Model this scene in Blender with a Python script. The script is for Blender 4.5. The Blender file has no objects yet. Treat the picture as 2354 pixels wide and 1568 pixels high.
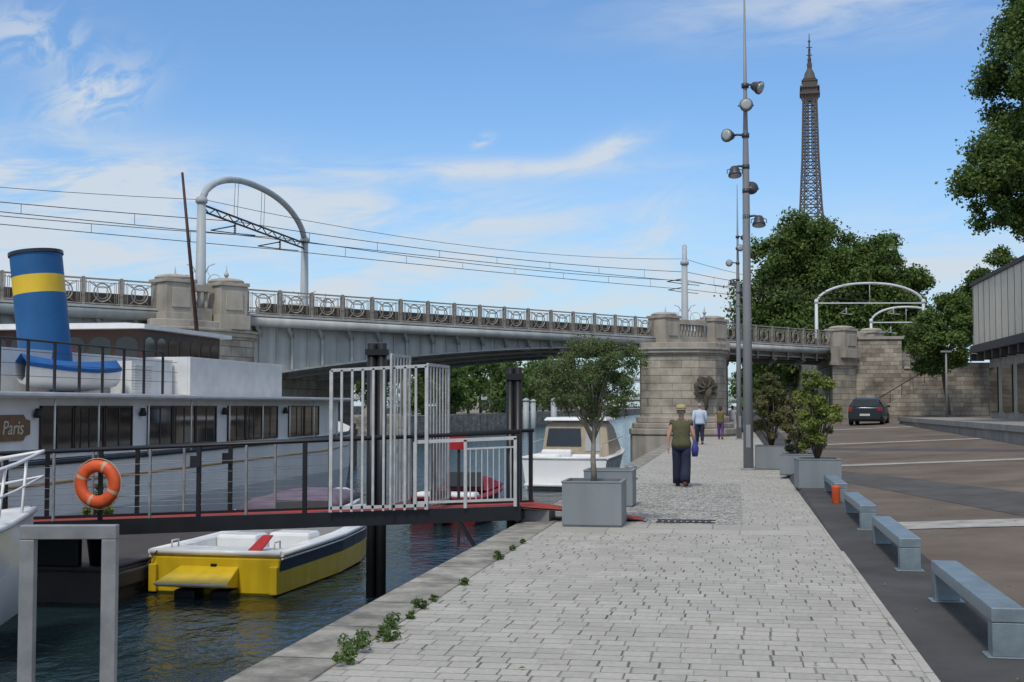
import bpy, math, random
import numpy as np
from mathutils import Vector, Matrix, Euler
random.seed(7); np.random.seed(7)
scene=bpy.context.scene; col=scene.collection
R=math.radians
# ------------------------------------------------------------ materials
def nd(nt,t,**k):
    n=nt.nodes.new(t)
    for a,b in k.items(): setattr(n,a,b)
    return n
def mth(nt,op,a,b=None,c=None,clamp=False):
    n=nt.nodes.new('ShaderNodeMath'); n.operation=op; n.use_clamp=clamp
    for i,x in enumerate((a,b,c)):
        if x is None: continue
        if isinstance(x,(int,float)): n.inputs[i].default_value=x
        else: nt.links.new(x,n.inputs[i])
    return n.outputs[0]
def mat(name,c,rough=.6,metal=0,var=.2,scale=2.,bump=0,bs=30,spec=.4,streak=0,rvar=.1):
    m=bpy.data.materials.new(name); m.use_nodes=True; nt=m.node_tree; L=nt.links
    b=nt.nodes['Principled BSDF']; b.inputs['Metallic'].default_value=metal
    b.inputs['Specular IOR Level'].default_value=spec
    tc=nd(nt,'ShaderNodeTexCoord'); n=nd(nt,'ShaderNodeTexNoise')
    n.inputs['Scale'].default_value=scale; n.inputs['Detail'].default_value=8; n.inputs['Roughness'].default_value=.62
    L.new(tc.outputs['Object'],n.inputs['Vector'])
    fac=n.outputs['Fac']
    if streak:
        mp=nd(nt,'ShaderNodeMapping'); mp.inputs['Scale'].default_value=(streak,streak,streak*.12)
        L.new(tc.outputs['Object'],mp.inputs['Vector'])
        n2=nd(nt,'ShaderNodeTexNoise'); n2.inputs['Scale'].default_value=1; n2.inputs['Detail'].default_value=6
        L.new(mp.outputs['Vector'],n2.inputs['Vector'])
        fac=mth(nt,'MULTIPLY_ADD',n2.outputs['Fac'],.6,mth(nt,'MULTIPLY',fac,.4))
    mr=nd(nt,'ShaderNodeMapRange'); L.new(fac,mr.inputs['Value'])
    mr.inputs['From Min'].default_value=.3; mr.inputs['From Max'].default_value=.7
    mr.inputs['To Min'].default_value=1-var; mr.inputs['To Max'].default_value=1+var*.5
    v=nd(nt,'ShaderNodeVectorMath',operation='SCALE'); v.inputs[0].default_value=c[:3]
    L.new(mr.outputs[0],v.inputs['Scale']); L.new(v.outputs[0],b.inputs['Base Color'])
    r=nd(nt,'ShaderNodeMapRange'); L.new(fac,r.inputs['Value']); r.inputs['To Min'].default_value=max(0,rough-rvar); r.inputs['To Max'].default_value=min(1,rough+rvar)
    L.new(r.outputs[0],b.inputs['Roughness'])
    if bump:
        n3=nd(nt,'ShaderNodeTexNoise'); n3.inputs['Scale'].default_value=bs; n3.inputs['Detail'].default_value=5
        L.new(tc.outputs['Object'],n3.inputs['Vector'])
        bp=nd(nt,'ShaderNodeBump'); bp.inputs['Strength'].default_value=bump; bp.inputs['Distance'].default_value=.02
        L.new(n3.outputs['Fac'],bp.inputs['Height']); L.new(bp.outputs[0],b.inputs['Normal'])
    return m
def blocks(name,c,w,h,U=(1,0,0),V=(0,1,0),jv=.06,jh=.06,jvc=.1,jhc=.3,cell=.18,warp=.02,rough=.8,stain=.3,bump=.5,stag=None,sscale=.6,pj=.75,pj0=.3):
    m=bpy.data.materials.new(name); m.use_nodes=True; nt=m.node_tree; L=nt.links
    b=nt.nodes['Principled BSDF']; b.inputs['Roughness'].default_value=rough; b.inputs['Specular IOR Level'].default_value=.2
    tc=nd(nt,'ShaderNodeTexCoord'); o=tc.outputs['Object']
    nw=nd(nt,'ShaderNodeTexNoise'); nw.inputs['Scale'].default_value=1.6/max(w,.01); nw.inputs['Detail'].default_value=2; L.new(o,nw.inputs['Vector'])
    sp=nd(nt,'ShaderNodeSeparateColor'); L.new(nw.outputs['Color'],sp.inputs[0])
    def dot(vec):
        d=nd(nt,'ShaderNodeVectorMath',operation='DOT_PRODUCT'); L.new(o,d.inputs[0]); d.inputs[1].default_value=vec; return d.outputs['Value']
    u=mth(nt,'ADD',dot(U),mth(nt,'MULTIPLY',sp.outputs[0],warp*2)); v=mth(nt,'ADD',dot(V),mth(nt,'MULTIPLY',sp.outputs[1],warp))
    vy=mth(nt,'DIVIDE',v,h); row=mth(nt,'FLOOR',vy)
    if stag is None:
        wn=nd(nt,'ShaderNodeTexWhiteNoise',noise_dimensions='1D'); L.new(row,wn.inputs['W']); off=wn.outputs['Value']
    else: off=mth(nt,'MULTIPLY',row,stag)
    ux=mth(nt,'ADD',mth(nt,'DIVIDE',u,w),off)
    fx=mth(nt,'FRACT',ux); fy=mth(nt,'FRACT',vy)
    cid=mth(nt,'MULTIPLY_ADD',row,57.31,mth(nt,'FLOOR',ux))
    wc=nd(nt,'ShaderNodeTexWhiteNoise',noise_dimensions='1D'); L.new(cid,wc.inputs['W'])
    wj=nd(nt,'ShaderNodeTexWhiteNoise',noise_dimensions='1D'); L.new(mth(nt,'ADD',cid,.37),wj.inputs['W'])
    def edge(f,wd):
        d=mth(nt,'ABSOLUTE',mth(nt,'SUBTRACT',f,.5))
        mr=nd(nt,'ShaderNodeMapRange'); L.new(d,mr.inputs['Value']); mr.inputs['From Min'].default_value=.5-wd; mr.inputs['From Max'].default_value=.5-wd*.45
        return mr.outputs[0]
    ev=edge(fx,jv); ev=mth(nt,'MULTIPLY',ev,mth(nt,'MULTIPLY_ADD',wj.outputs['Value'],pj,pj0,clamp=True)); eh=edge(fy,jh)
    ns=nd(nt,'ShaderNodeTexNoise'); ns.inputs['Scale'].default_value=sscale; ns.inputs['Detail'].default_value=10; ns.inputs['Roughness'].default_value=.65; L.new(o,ns.inputs['Vector'])
    nf=nd(nt,'ShaderNodeTexNoise'); nf.inputs['Scale'].default_value=22; nf.inputs['Detail'].default_value=6; L.new(o,nf.inputs['Vector'])
    k=mth(nt,'MULTIPLY_ADD',wc.outputs['Value'],cell*2,1-cell)
    ms=nd(nt,'ShaderNodeMapRange'); L.new(ns.outputs['Fac'],ms.inputs['Value']); ms.inputs['From Min'].default_value=.35; ms.inputs['From Max'].default_value=.65; ms.inputs['To Min'].default_value=1-stain; ms.inputs['To Max'].default_value=1+stain*.25
    k=mth(nt,'MULTIPLY',k,ms.outputs[0]); k=mth(nt,'MULTIPLY',k,mth(nt,'MULTIPLY_ADD',nf.outputs['Fac'],.5,.75))
    k=mth(nt,'MULTIPLY',k,mth(nt,'MULTIPLY_ADD',ev,jvc-1,1)); k=mth(nt,'MULTIPLY',k,mth(nt,'MULTIPLY_ADD',eh,jhc-1,1))
    vs=nd(nt,'ShaderNodeVectorMath',operation='SCALE'); vs.inputs[0].default_value=c; L.new(k,vs.inputs['Scale']); L.new(vs.outputs[0],b.inputs['Base Color'])
    hh=mth(nt,'SUBTRACT',mth(nt,'MULTIPLY',nf.outputs['Fac'],.35),mth(nt,'MAXIMUM',ev,eh))
    hh=mth(nt,'ADD',hh,mth(nt,'MULTIPLY',wc.outputs['Value'],.2))
    bp=nd(nt,'ShaderNodeBump'); bp.inputs['Strength'].default_value=bump; bp.inputs['Distance'].default_value=.02; L.new(hh,bp.inputs['Height']); L.new(bp.outputs[0],b.inputs['Normal'])
    return m
def leafmat(name,c,c2,tr=.3):
    m=bpy.data.materials.new(name); m.use_nodes=True; nt=m.node_tree; L=nt.links
    b=nt.nodes['Principled BSDF']; b.inputs['Roughness'].default_value=.6; b.inputs['Specular IOR Level'].default_value=.25
    g=nd(nt,'ShaderNodeNewGeometry'); tc=nd(nt,'ShaderNodeTexCoord')
    n=nd(nt,'ShaderNodeTexNoise'); n.inputs['Scale'].default_value=.9; n.inputs['Detail'].default_value=3; L.new(tc.outputs['Object'],n.inputs['Vector'])
    f=mth(nt,'MULTIPLY_ADD',g.outputs['Random Per Island'],.6,mth(nt,'MULTIPLY_ADD',n.outputs['Fac'],1.6,-.6),clamp=True)
    mx=nd(nt,'ShaderNodeMix',data_type='RGBA'); L.new(f,mx.inputs[0]); mx.inputs[6].default_value=(*c,1); mx.inputs[7].default_value=(*c2,1)
    L.new(mx.outputs[2],b.inputs['Base Color'])
    t=nd(nt,'ShaderNodeBsdfTranslucent'); L.new(mx.outputs[2],t.inputs['Color'])
    ms=nd(nt,'ShaderNodeMixShader'); ms.inputs[0].default_value=tr; L.new(b.outputs[0],ms.inputs[1]); L.new(t.outputs[0],ms.inputs[2])
    L.new(ms.outputs[0],nt.nodes['Material Output'].inputs['Surface'])
    return m
M={}
M['stone']=blocks('ashlar_stone',(.45,.41,.34),1.1,.42,U=(1,.75,0),V=(0,0,1),jv=.02,jh=.05,jvc=.5,jhc=.38,cell=.13,warp=.01,stain=.45,stag=.5,sscale=.8)
M['stone_plain']=mat('dressed_stone',(.41,.375,.32),.85,var=.45,scale=1.3,bump=.4,bs=14,streak=1.6)
M['stone_dark']=mat('dark_relief_stone',(.10,.088,.07),.9,var=.6,scale=3,bump=.8,bs=10)  # much darker tone than the dressed stone, for the carved relief
M['rubble']=blocks('old_wall_stone',(.35,.315,.26),.6,.28,U=(1,.4,0),V=(0,0,1),jv=.04,jh=.07,jvc=.55,jhc=.5,cell=.25,warp=.03,stain=.55)
M['paver']=blocks('grey_granite_pavers',(.42,.40,.36),.2,.19,jv=.055,jh=.045,jvc=.16,jhc=.55,cell=.08,warp=.007,stain=.14,bump=.6,sscale=1.1,pj=1.3,pj0=-.35)
M['cobble']=blocks('small_granite_setts',(.41,.395,.36),.11,.11,jv=.11,jh=.11,jvc=.5,jhc=.55,cell=.28,warp=.03,stain=.15,bump=.9)
M['slab']=blocks('smooth_stone_slabs',(.43,.41,.37),.9,.72,jv=.012,jh=.02,jvc=.5,jhc=.5,cell=.06,warp=.004,stain=.2,bump=.3)
M['coping']=blocks('limestone_coping',(.34,.32,.28),3.,1.25,jv=.0,jh=.012,jvc=1,jhc=.35,cell=.1,warp=.01,stain=.55,bump=.9,sscale=2.5)
M['wallq']=blocks('quay_wall_stone',(.2,.19,.16),.8,.4,U=(1,1,0),V=(0,0,1),jv=.03,jh=.05,jvc=.4,jhc=.4,stain=.6)
M['asphalt']=mat('dark_asphalt',(.08,.077,.076),.85,var=.35,scale=1.1,bump=.5,bs=90,spec=.25)
M['asphalt2']=mat('worn_asphalt',(.105,.1,.097),.85,var=.35,scale=1.1,bump=.5,bs=90,spec=.25)
M['brown']=mat('brown_gravel_asphalt',(.175,.143,.118),.9,var=.35,scale=.6,bump=.9,bs=60,spec=.25)
M['whiteline']=mat('worn_white_stone_band',(.40,.38,.35),.8,var=.4,scale=3,bump=.3,bs=50)
M['earth']=mat('earth',(.12,.11,.08),.95,var=.4,scale=.2)
M['steel']=mat('painted_bridge_steel',(.44,.46,.45),.55,var=.32,scale=1.2,streak=2.2,bump=.1,bs=10)
M['railsteel']=mat('weathered_railing_paint',(.33,.305,.265),.6,var=.55,scale=4)
M['portal']=mat('pale_blue_grey_paint',(.42,.46,.48),.5,var=.25,scale=1.5,streak=2)
M['portalwhite']=mat('pale_white_paint',(.6,.63,.65),.5,var=.15,scale=1.5)
M['darkiron']=mat('dark_iron',(.03,.028,.028),.6,var=.4)
M['black']=mat('black_paint',(.012,.012,.014),.4,var=.3)
M['rust']=mat('rusty_red_paint',(.06,.025,.02),.6,var=.4)
M['white']=mat('white_boat_paint',(.8,.8,.79),.35,var=.15,scale=1.3,streak=2)
M['whitehull']=mat('greyed_white_hull',(.8,.8,.79),.4,var=.15,scale=.8,streak=1.2)
M['offwhite']=mat('offwhite_panel',(.66,.665,.66),.5,var=.15,scale=2)
M['galv']=mat('galvanised_steel',(.27,.275,.28),.5,metal=.3,var=.35,scale=5)
M['alu']=mat('brushed_aluminium',(.55,.55,.54),.4,metal=.2,var=.25,scale=6)
M['pole']=mat('grey_pole_paint',(.25,.26,.27),.45,var=.15,scale=2,streak=3)
M['lampgrey']=mat('dark_grey_lamp_metal',(.07,.073,.078),.4,metal=.3,var=.2,scale=4)
M['bench']=mat('blue_grey_bench_metal',(.22,.275,.305),.38,metal=.25,var=.32,scale=5,bump=.05,bs=40)
M['planter']=mat('blue_grey_planter_paint',(.22,.245,.26),.55,var=.18,scale=2.5,streak=3)
M['soil']=mat('soil',(.05,.04,.03),.95,bump=.8)
M['glass']=mat('dark_window_glass',(.015,.018,.02),.06,var=.3,rvar=.03,spec=.7)
M['brownwood']=mat('varnished_brown_wood',(.06,.028,.018),.4,var=.35,scale=4)
M['signwood']=mat('brown_sign_board',(.20,.115,.05),.5,var=.3,scale=5)
M['deckwood']=mat('weathered_deck_wood',(.13,.1,.075),.8,var=.4,scale=6)
M['blue']=mat('blue_funnel_paint',(.012,.10,.27),.5,var=.3,scale=2,streak=2)
M['bluec']=mat('blue_canvas',(.01,.11,.36),.7,var=.3,scale=4)
M['yellow']=mat('yellow_gelcoat',(.72,.50,.02),.25,var=.22,scale=3,streak=4)
M['funyel']=mat('yellow_band_paint',(.68,.46,.03),.45,var=.15)
M['navy']=mat('navy_stripe',(.02,.025,.045),.3,var=.2)
M['gel']=mat('white_gelcoat',(.78,.785,.78),.25,var=.1,scale=3)
M['red']=mat('red_paint',(.42,.015,.02),.4,var=.25,scale=3)
M['crimson']=mat('crimson_canvas',(.20,.012,.03),.7,var=.35,scale=3)
M['darkred']=mat('dull_dark_red_paint',(.13,.012,.014),.4,var=.3,scale=3)
M['redcarpet']=mat('red_carpet',(.36,.05,.035),.9,var=.3,scale=6)
M['orange']=mat('orange_plastic',(.68,.10,.025),.5,var=.25,scale=8)
M['reflective']=mat('white_tape',(.62,.58,.47),.5)
M['bandtape']=mat('faded_band_tape',(.5,.36,.24),.6)
M['lilac']=mat('lilac_canvas',(.17,.13,.18),.8,var=.35)
M['beige']=mat('beige_canvas',(.42,.355,.26),.8,var=.2,scale=5)
M['ochre']=mat('ochre_stripe',(.5,.3,.08),.5)
M['panel']=mat('beige_cladding_panel',(.74,.66,.53),.7,var=.2,streak=2,spec=.2)
M['darkclad']=mat('dark_soffit',(.07,.06,.055),.7,var=.3)
M['conc']=mat('concrete',(.31,.295,.27),.85,var=.35,streak=1.5,bump=.3)
M['tower']=mat('brown_tower_iron',(.10,.087,.08),.7,var=.15,scale=.05)
M['skin']=mat('skin',(.48,.27,.19),.55,var=.1)
M['olive']=mat('olive_cloth',(.10,.10,.05),.85,var=.2,scale=12,bump=.4,bs=25)
M['navycloth']=mat('navy_cloth',(.018,.022,.05),.85,var=.2,scale=12,bump=.4,bs=20)
M['ltblue']=mat('pale_blue_cloth',(.50,.60,.75),.85,var=.12,scale=10)
M['greenc']=mat('olive_green_cloth',(.13,.12,.05),.85,var=.2)
M['purple']=mat('purple_cloth',(.12,.05,.2),.85,var=.2)
M['whitec']=mat('white_cloth',(.7,.68,.68),.85,var=.1)
M['straw']=mat('straw',(.45,.36,.2),.85,var=.3,scale=20,bump=.5,bs=80)
M['hair']=mat('brown_hair',(.05,.03,.02),.7,var=.4,scale=20)
M['greyhair']=mat('grey_hair',(.3,.28,.26),.7,var=.3,scale=20)
M['bagblue']=mat('blue_bag_cloth',(.05,.05,.25),.7,var=.2)
M['shoe']=mat('brown_leather',(.12,.04,.025),.6,var=.2)
M['carpaint']=mat('dark_blue_grey_car_paint',(.03,.042,.055),.2,metal=.4,var=.1)
M['tail']=mat('red_lamp_glass',(.4,.01,.01),.2)
M['rubber']=mat('rubber',(.015,.015,.015),.8)
M['plate']=mat('number_plate',(.6,.6,.55),.5)
M['bark']=mat('bark',(.13,.105,.08),.9,var=.4,scale=6,bump=.8,bs=25)
M['barkpale']=mat('pale_bark',(.27,.25,.2),.9,var=.3,scale=10,bump=.6,bs=40)
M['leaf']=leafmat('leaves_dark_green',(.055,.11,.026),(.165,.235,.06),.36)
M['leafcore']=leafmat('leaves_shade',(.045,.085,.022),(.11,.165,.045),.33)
M['leafolive']=leafmat('leaves_small_green',(.08,.12,.045),(.20,.25,.10),.35)
M['leafyel']=leafmat('leaves_yellow_green',(.12,.17,.035),(.32,.35,.09),.33)
M['leafred']=leafmat('leaves_reddish_green',(.09,.115,.045),(.23,.19,.08),.3)
M['weed']=leafmat('weed_leaves',(.06,.115,.025),(.14,.20,.06),.3)
M['lens']=mat('lamp_glass',(.4,.42,.42),.15,var=.1)
# ------------------------------------------------------------ mesh builder
class MB:
    def __init__(s): s.v=[];s.f=[];s.m=[];s.s=[]
    def add(s,vs,fs,mi=0,sm=False):
        o=len(s.v); s.v.extend(tuple(v) for v in vs)
        for f in fs: s.f.append(tuple(i+o for i in f)); s.m.append(mi); s.s.append(sm)
    def box(s,x0,x1,y0,y1,z0,z1,mi=0):
        s.add([(x0,y0,z0),(x1,y0,z0),(x1,y1,z0),(x0,y1,z0),(x0,y0,z1),(x1,y0,z1),(x1,y1,z1),(x0,y1,z1)],
              [(0,3,2,1),(4,5,6,7),(0,1,5,4),(1,2,6,5),(2,3,7,6),(3,0,4,7)],mi)
        return s
    def prism(s,poly,z0,z1,mi=0,taper=None):
        n=len(poly); top=taper or poly
        zt=z1 if hasattr(z1,'__len__') else [z1]*n; zb=z0 if hasattr(z0,'__len__') else [z0]*n
        vs=[(x,y,zb[i]) for i,(x,y) in enumerate(poly)]+[(x,y,zt[i]) for i,(x,y) in enumerate(top)]
        s.add(vs,[tuple(range(n-1,-1,-1)),tuple(range(n,2*n))]+[(i,(i+1)%n,n+(i+1)%n,n+i) for i in range(n)],mi)
    def beam(s,p,q,w,h=None,mi=0):
        h=h or w; p=Vector(p);q=Vector(q); d=(q-p)
        if d.length<1e-6: return
        d.normalize(); up=Vector((0,0,1)) if abs(d.z)<.95 else Vector((0,1,0))
        a=d.cross(up).normalized()*(w/2); b=a.cross(d).normalized()*(h/2)
        vs=[p-a-b,p+a-b,p+a+b,p-a+b,q-a-b,q+a-b,q+a+b,q-a+b]
        s.add(vs,[(0,1,2,3),(7,6,5,4),(0,4,5,1),(1,5,6,2),(2,6,7,3),(3,7,4,0)],mi)
    def tube(s,pts,r,n=8,mi=0,closed=False):
        P=[Vector(p) for p in pts]; k=len(P); rr=r if hasattr(r,'__len__') else [r]*k
        T=[]
        for i in range(k):
            if closed: t=P[(i+1)%k]-P[i-1]
            else: t=P[min(i+1,k-1)]-P[max(i-1,0)]
            T.append(t.normalized() if t.length>1e-9 else Vector((0,0,1)))
        a=T[0].orthogonal().normalized(); vs=[]
        for i in range(k):
            a=(a-T[i]*a.dot(T[i]))
            a=a.normalized() if a.length>1e-6 else T[i].orthogonal().normalized()
            b=T[i].cross(a)
            for j in range(n):
                t=2*math.pi*j/n; vs.append(P[i]+(a*math.cos(t)+b*math.sin(t))*rr[i])
        fs=[]
        for i in range(k if closed else k-1):
            i2=(i+1)%k
            for j in range(n): fs.append((i*n+j,i*n+(j+1)%n,i2*n+(j+1)%n,i2*n+j))
        s.add(vs,fs,mi,True)
        if not closed:
            o=len(s.v)-len(vs)
            s.f.append(tuple(o+j for j in range(n-1,-1,-1)));s.m.append(mi);s.s.append(False)
            s.f.append(tuple(o+(k-1)*n+j for j in range(n)));s.m.append(mi);s.s.append(False)
        return s
    def loft(s,rings,mi=0,sm=True,cap=True,closed=True):
        n=len(rings[0]); vs=[p for r in rings for p in r]
        mm=mi if hasattr(mi,'__len__') else None
        o=len(s.v); s.v.extend(tuple(v) for v in vs)
        for i in range(len(rings)-1):
            for j in range(n if closed else n-1):
                s.f.append((o+i*n+j,o+i*n+(j+1)%n,o+(i+1)*n+(j+1)%n,o+(i+1)*n+j)); s.m.append(mm[j] if mm else mi); s.s.append(sm)
        if cap:
            m0=mm[0] if mm else mi
            s.f.append(tuple(o+j for j in range(n-1,-1,-1)));s.m.append(m0);s.s.append(False)
            s.f.append(tuple(o+(len(rings)-1)*n+j for j in range(n)));s.m.append(m0);s.s.append(False)
    def lathe(s,prof,n=20,c=(0,0,0),mi=0):
        s.loft([[(c[0]+r*math.cos(2*math.pi*j/n),c[1]+r*math.sin(2*math.pi*j/n),c[2]+z) for j in range(n)] for r,z in prof],mi)
    def ell(s,c,rx,ry,rz,n=10,mi=0):
        k=n//2+1; rings=[]
        for i in range(k+1):
            a=-math.pi/2+math.pi*i/k; rings.append([(c[0]+rx*math.cos(a)*math.cos(2*math.pi*j/n)+1e-5*j,c[1]+ry*math.cos(a)*math.sin(2*math.pi*j/n),c[2]+rz*math.sin(a)) for j in range(n)])
        s.loft(rings,mi,cap=False)
    def xf(s,mtx,start=0):
        for i in range(start,len(s.v)): s.v[i]=tuple(mtx@Vector(s.v[i]))
W={}
def mesh(name,mb,mats):
    me=bpy.data.meshes.new(name); me.from_pydata(mb.v,[],mb.f)
    for m in mats: me.materials.append(M[m] if isinstance(m,str) else m)
    me.polygons.foreach_set('material_index',mb.m); me.polygons.foreach_set('use_smooth',mb.s); me.update()
    return me
def link(o,parent=None):
    col.objects.link(o)
    if parent: o.parent=parent
def tag(o,label=None,cat=None,group=None,kind=None):
    if label: o['label']=label
    if cat: o['category']=cat
    if group: o['group']=group
    if kind: o['kind']=kind
def thing(name,label,cat,loc,rz=0,group=None):
    e=bpy.data.objects.new(name,None); e.empty_display_size=.2; e.location=loc; e.rotation_euler=(0,0,rz); link(e)
    W[e.name]=Matrix.Translation(Vector(loc))@Matrix.Rotation(rz,4,'Z'); tag(e,label,cat,group); return e
def part(mb,name,mats,parent,world=False,bev=0,label=None):
    if isinstance(mats,str): mats=[mats]
    if world: mb.xf(W[parent.name].inverted())
    o=bpy.data.objects.new(name,mesh(name,mb,mats)); link(o,parent); W[o.name]=W[parent.name]
    if bev:
        b=o.modifiers.new('bevel','BEVEL'); b.width=bev; b.segments=2; b.limit_method='ANGLE'
    if label: o['label']=label
    return o
def solo(mb,name,mats,label=None,cat=None,group=None,kind=None,bev=0):
    if isinstance(mats,str): mats=[mats]
    a=np.array(mb.v); c=((a[:,0].min()+a[:,0].max())/2,(a[:,1].min()+a[:,1].max())/2,a[:,2].min())
    mb.v=[(v[0]-c[0],v[1]-c[1],v[2]-c[2]) for v in mb.v]
    o=bpy.data.objects.new(name,mesh(name,mb,mats)); o.location=c; link(o); W[o.name]=Matrix.Translation(Vector(c)); tag(o,label,cat,group,kind)
    if bev:
        b=o.modifiers.new('bevel','BEVEL'); b.width=bev; b.segments=2; b.limit_method='ANGLE'
    return o
def copy_tree(o,parent=None,loc=None,rz=None,scale=None,label=None):
    c=o.copy()
    if parent: c.parent=parent
    if loc is not None: c.location=loc
    if rz is not None: c.rotation_euler=(0,0,rz)
    if scale: c.scale=(scale,)*3
    if label: c['label']=label
    col.objects.link(c)
    for ch in list(o.children): copy_tree(ch,c)
    return c
# ------------------------------------------------------------ camera, light, sky
cam=bpy.data.cameras.new('camera'); cam.lens=45.88; cam.sensor_width=36; cam.clip_end=20000; cam.clip_start=.1
co=bpy.data.objects.new('camera',cam); co.location=(0,0,1.7); co.rotation_euler=(R(92.84),0,R(9.7)); link(co); scene.camera=co
scene.view_settings.view_transform='Standard'; scene.view_settings.look='None'; scene.view_settings.exposure=0
SUN_EL,SUN_AZ=R(55),R(188)
sd=Vector((math.sin(SUN_AZ)*math.cos(SUN_EL),math.cos(SUN_AZ)*math.cos(SUN_EL),math.sin(SUN_EL)))
sl=bpy.data.lights.new('sun','SUN'); sl.energy=2.2; sl.angle=R(10); sl.color=(1,.93,.83)
so=bpy.data.objects.new('sun',sl); so.rotation_euler=(-sd).to_track_quat('-Z','Y').to_euler(); so.location=(0,0,60); link(so)
w=bpy.data.worlds.new('World'); scene.world=w; w.use_nodes=True; nt=w.node_tree; L=nt.links
bg=nt.nodes['Background']; sky=nd(nt,'ShaderNodeTexSky',sky_type='NISHITA'); sky.sun_disc=False; sky.sun_elevation=SUN_EL; sky.sun_rotation=SUN_AZ
sky.air_density=1.0; sky.dust_density=.4; sky.ozone_density=2.0
tc=nd(nt,'ShaderNodeTexCoord'); sx=nd(nt,'ShaderNodeSeparateXYZ'); L.new(tc.outputs['Generated'],sx.inputs[0])
az=mth(nt,'MULTIPLY',mth(nt,'ARCTAN2',sx.outputs[0],sx.outputs[1]),57.2958)
el=mth(nt,'MULTIPLY',mth(nt,'ARCSINE',sx.outputs[2]),57.2958)
def cnoise(sa,se,rot,scale,det,dist,seed):
    cb=nd(nt,'ShaderNodeCombineXYZ')
    c,s_=math.cos(rot),math.sin(rot)
    a2=mth(nt,'ADD',mth(nt,'MULTIPLY',az,c),mth(nt,'MULTIPLY',el,s_)); e2=mth(nt,'SUBTRACT',mth(nt,'MULTIPLY',el,c),mth(nt,'MULTIPLY',az,s_))
    L.new(mth(nt,'MULTIPLY',a2,sa),cb.inputs[0]); L.new(mth(nt,'MULTIPLY',e2,se),cb.inputs[1]); cb.inputs[2].default_value=seed
    n=nd(nt,'ShaderNodeTexNoise'); n.inputs['Scale'].default_value=scale; n.inputs['Detail'].default_value=det; n.inputs['Roughness'].default_value=.62; n.inputs['Distortion'].default_value=dist
    L.new(cb.outputs[0],n.inputs['Vector']); return n.outputs['Fac']
n1=cnoise(.16,.75,R(4),1.,9,.6,1.3); n2=cnoise(.45,.8,R(35),1.,9,.8,7.7)
def blob(a0,e0,wa,we,st,rot=0):
    da=mth(nt,'SUBTRACT',az,a0); de=mth(nt,'SUBTRACT',el,e0); c,s_=math.cos(rot),math.sin(rot)
    a2=mth(nt,'ADD',mth(nt,'MULTIPLY',da,c/wa),mth(nt,'MULTIPLY',de,s_/wa)); e2=mth(nt,'SUBTRACT',mth(nt,'MULTIPLY',de,c/we),mth(nt,'MULTIPLY',da,s_/we))
    q=mth(nt,'ADD',mth(nt,'MULTIPLY',a2,a2),mth(nt,'MULTIPLY',e2,e2))
    return mth(nt,'MULTIPLY',mth(nt,'EXPONENT',mth(nt,'MULTIPLY',q,-1)),st)
def summ(l):
    r=l[0]
    for x in l[1:]: r=mth(nt,'ADD',r,x)
    return r
s1=summ([blob(-29,9.2,10,1.7,1.6),blob(-16,8.3,10,1.2,1.0),blob(-10,10.35,7,.42,1.2,R(1)),blob(-5.5,11.1,1.8,.5,.9,R(20)),blob(4,16.9,8,1.5,.8),blob(-14,5.2,22,2.4,1.3),blob(9,6,9,2,.7),blob(-32,6.5,8,2.2,1.1)])
s2=summ([blob(-27.6,12.9,2.2,1.1,1.1,R(25)),blob(-30.5,15,2.5,1.2,.8),blob(-3.3,7.8,1.8,1.2,.5,R(40)),blob(-5.4,11.2,1.5,.45,.7,R(20)),blob(-11,11.55,.5,.22,.9,R(25))])
def ramp(v,a,b):
    mr=nd(nt,'ShaderNodeMapRange',interpolation_type='SMOOTHSTEP'); L.new(v,mr.inputs['Value']); mr.inputs['From Min'].default_value=a; mr.inputs['From Max'].default_value=b; return mr.outputs[0]
c1=mth(nt,'MULTIPLY',s1,ramp(n1,.30,.68)); c2=mth(nt,'MULTIPLY',s2,ramp(n2,.38,.62))
# cloud white added to the unseen sky overhead and behind, neutralising blue fill
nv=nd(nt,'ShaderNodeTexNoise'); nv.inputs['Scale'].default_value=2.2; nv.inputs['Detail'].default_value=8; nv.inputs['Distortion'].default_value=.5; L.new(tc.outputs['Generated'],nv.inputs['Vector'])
fill_veil=mth(nt,'MULTIPLY',mth(nt,'MULTIPLY',ramp(el,24,42),ramp(nv.outputs['Fac'],.25,.62)),.85)
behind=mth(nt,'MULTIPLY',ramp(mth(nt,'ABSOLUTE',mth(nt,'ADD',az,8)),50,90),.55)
cl=mth(nt,'MULTIPLY',mth(nt,'ADD',c1,c2,clamp=True),.82,clamp=True); cl=mth(nt,'MAXIMUM',cl,mth(nt,'MAXIMUM',fill_veil,behind))
tint=nd(nt,'ShaderNodeVectorMath',operation='MULTIPLY'); L.new(sky.outputs[0],tint.inputs[0]); tint.inputs[1].default_value=(.80,1.02,1.22)
mh=nd(nt,'ShaderNodeMix',data_type='RGBA'); L.new(mth(nt,'MULTIPLY',ramp(el,14,-1),.55),mh.inputs[0]); L.new(tint.outputs[0],mh.inputs[6]); mh.inputs[7].default_value=(3.5,4.65,5.9,1)
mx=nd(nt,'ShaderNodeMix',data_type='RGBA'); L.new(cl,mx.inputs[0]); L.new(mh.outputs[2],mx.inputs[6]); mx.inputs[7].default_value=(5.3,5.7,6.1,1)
L.new(mx.outputs[2],bg.inputs['Color']); bg.inputs['Strength'].default_value=.125
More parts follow.
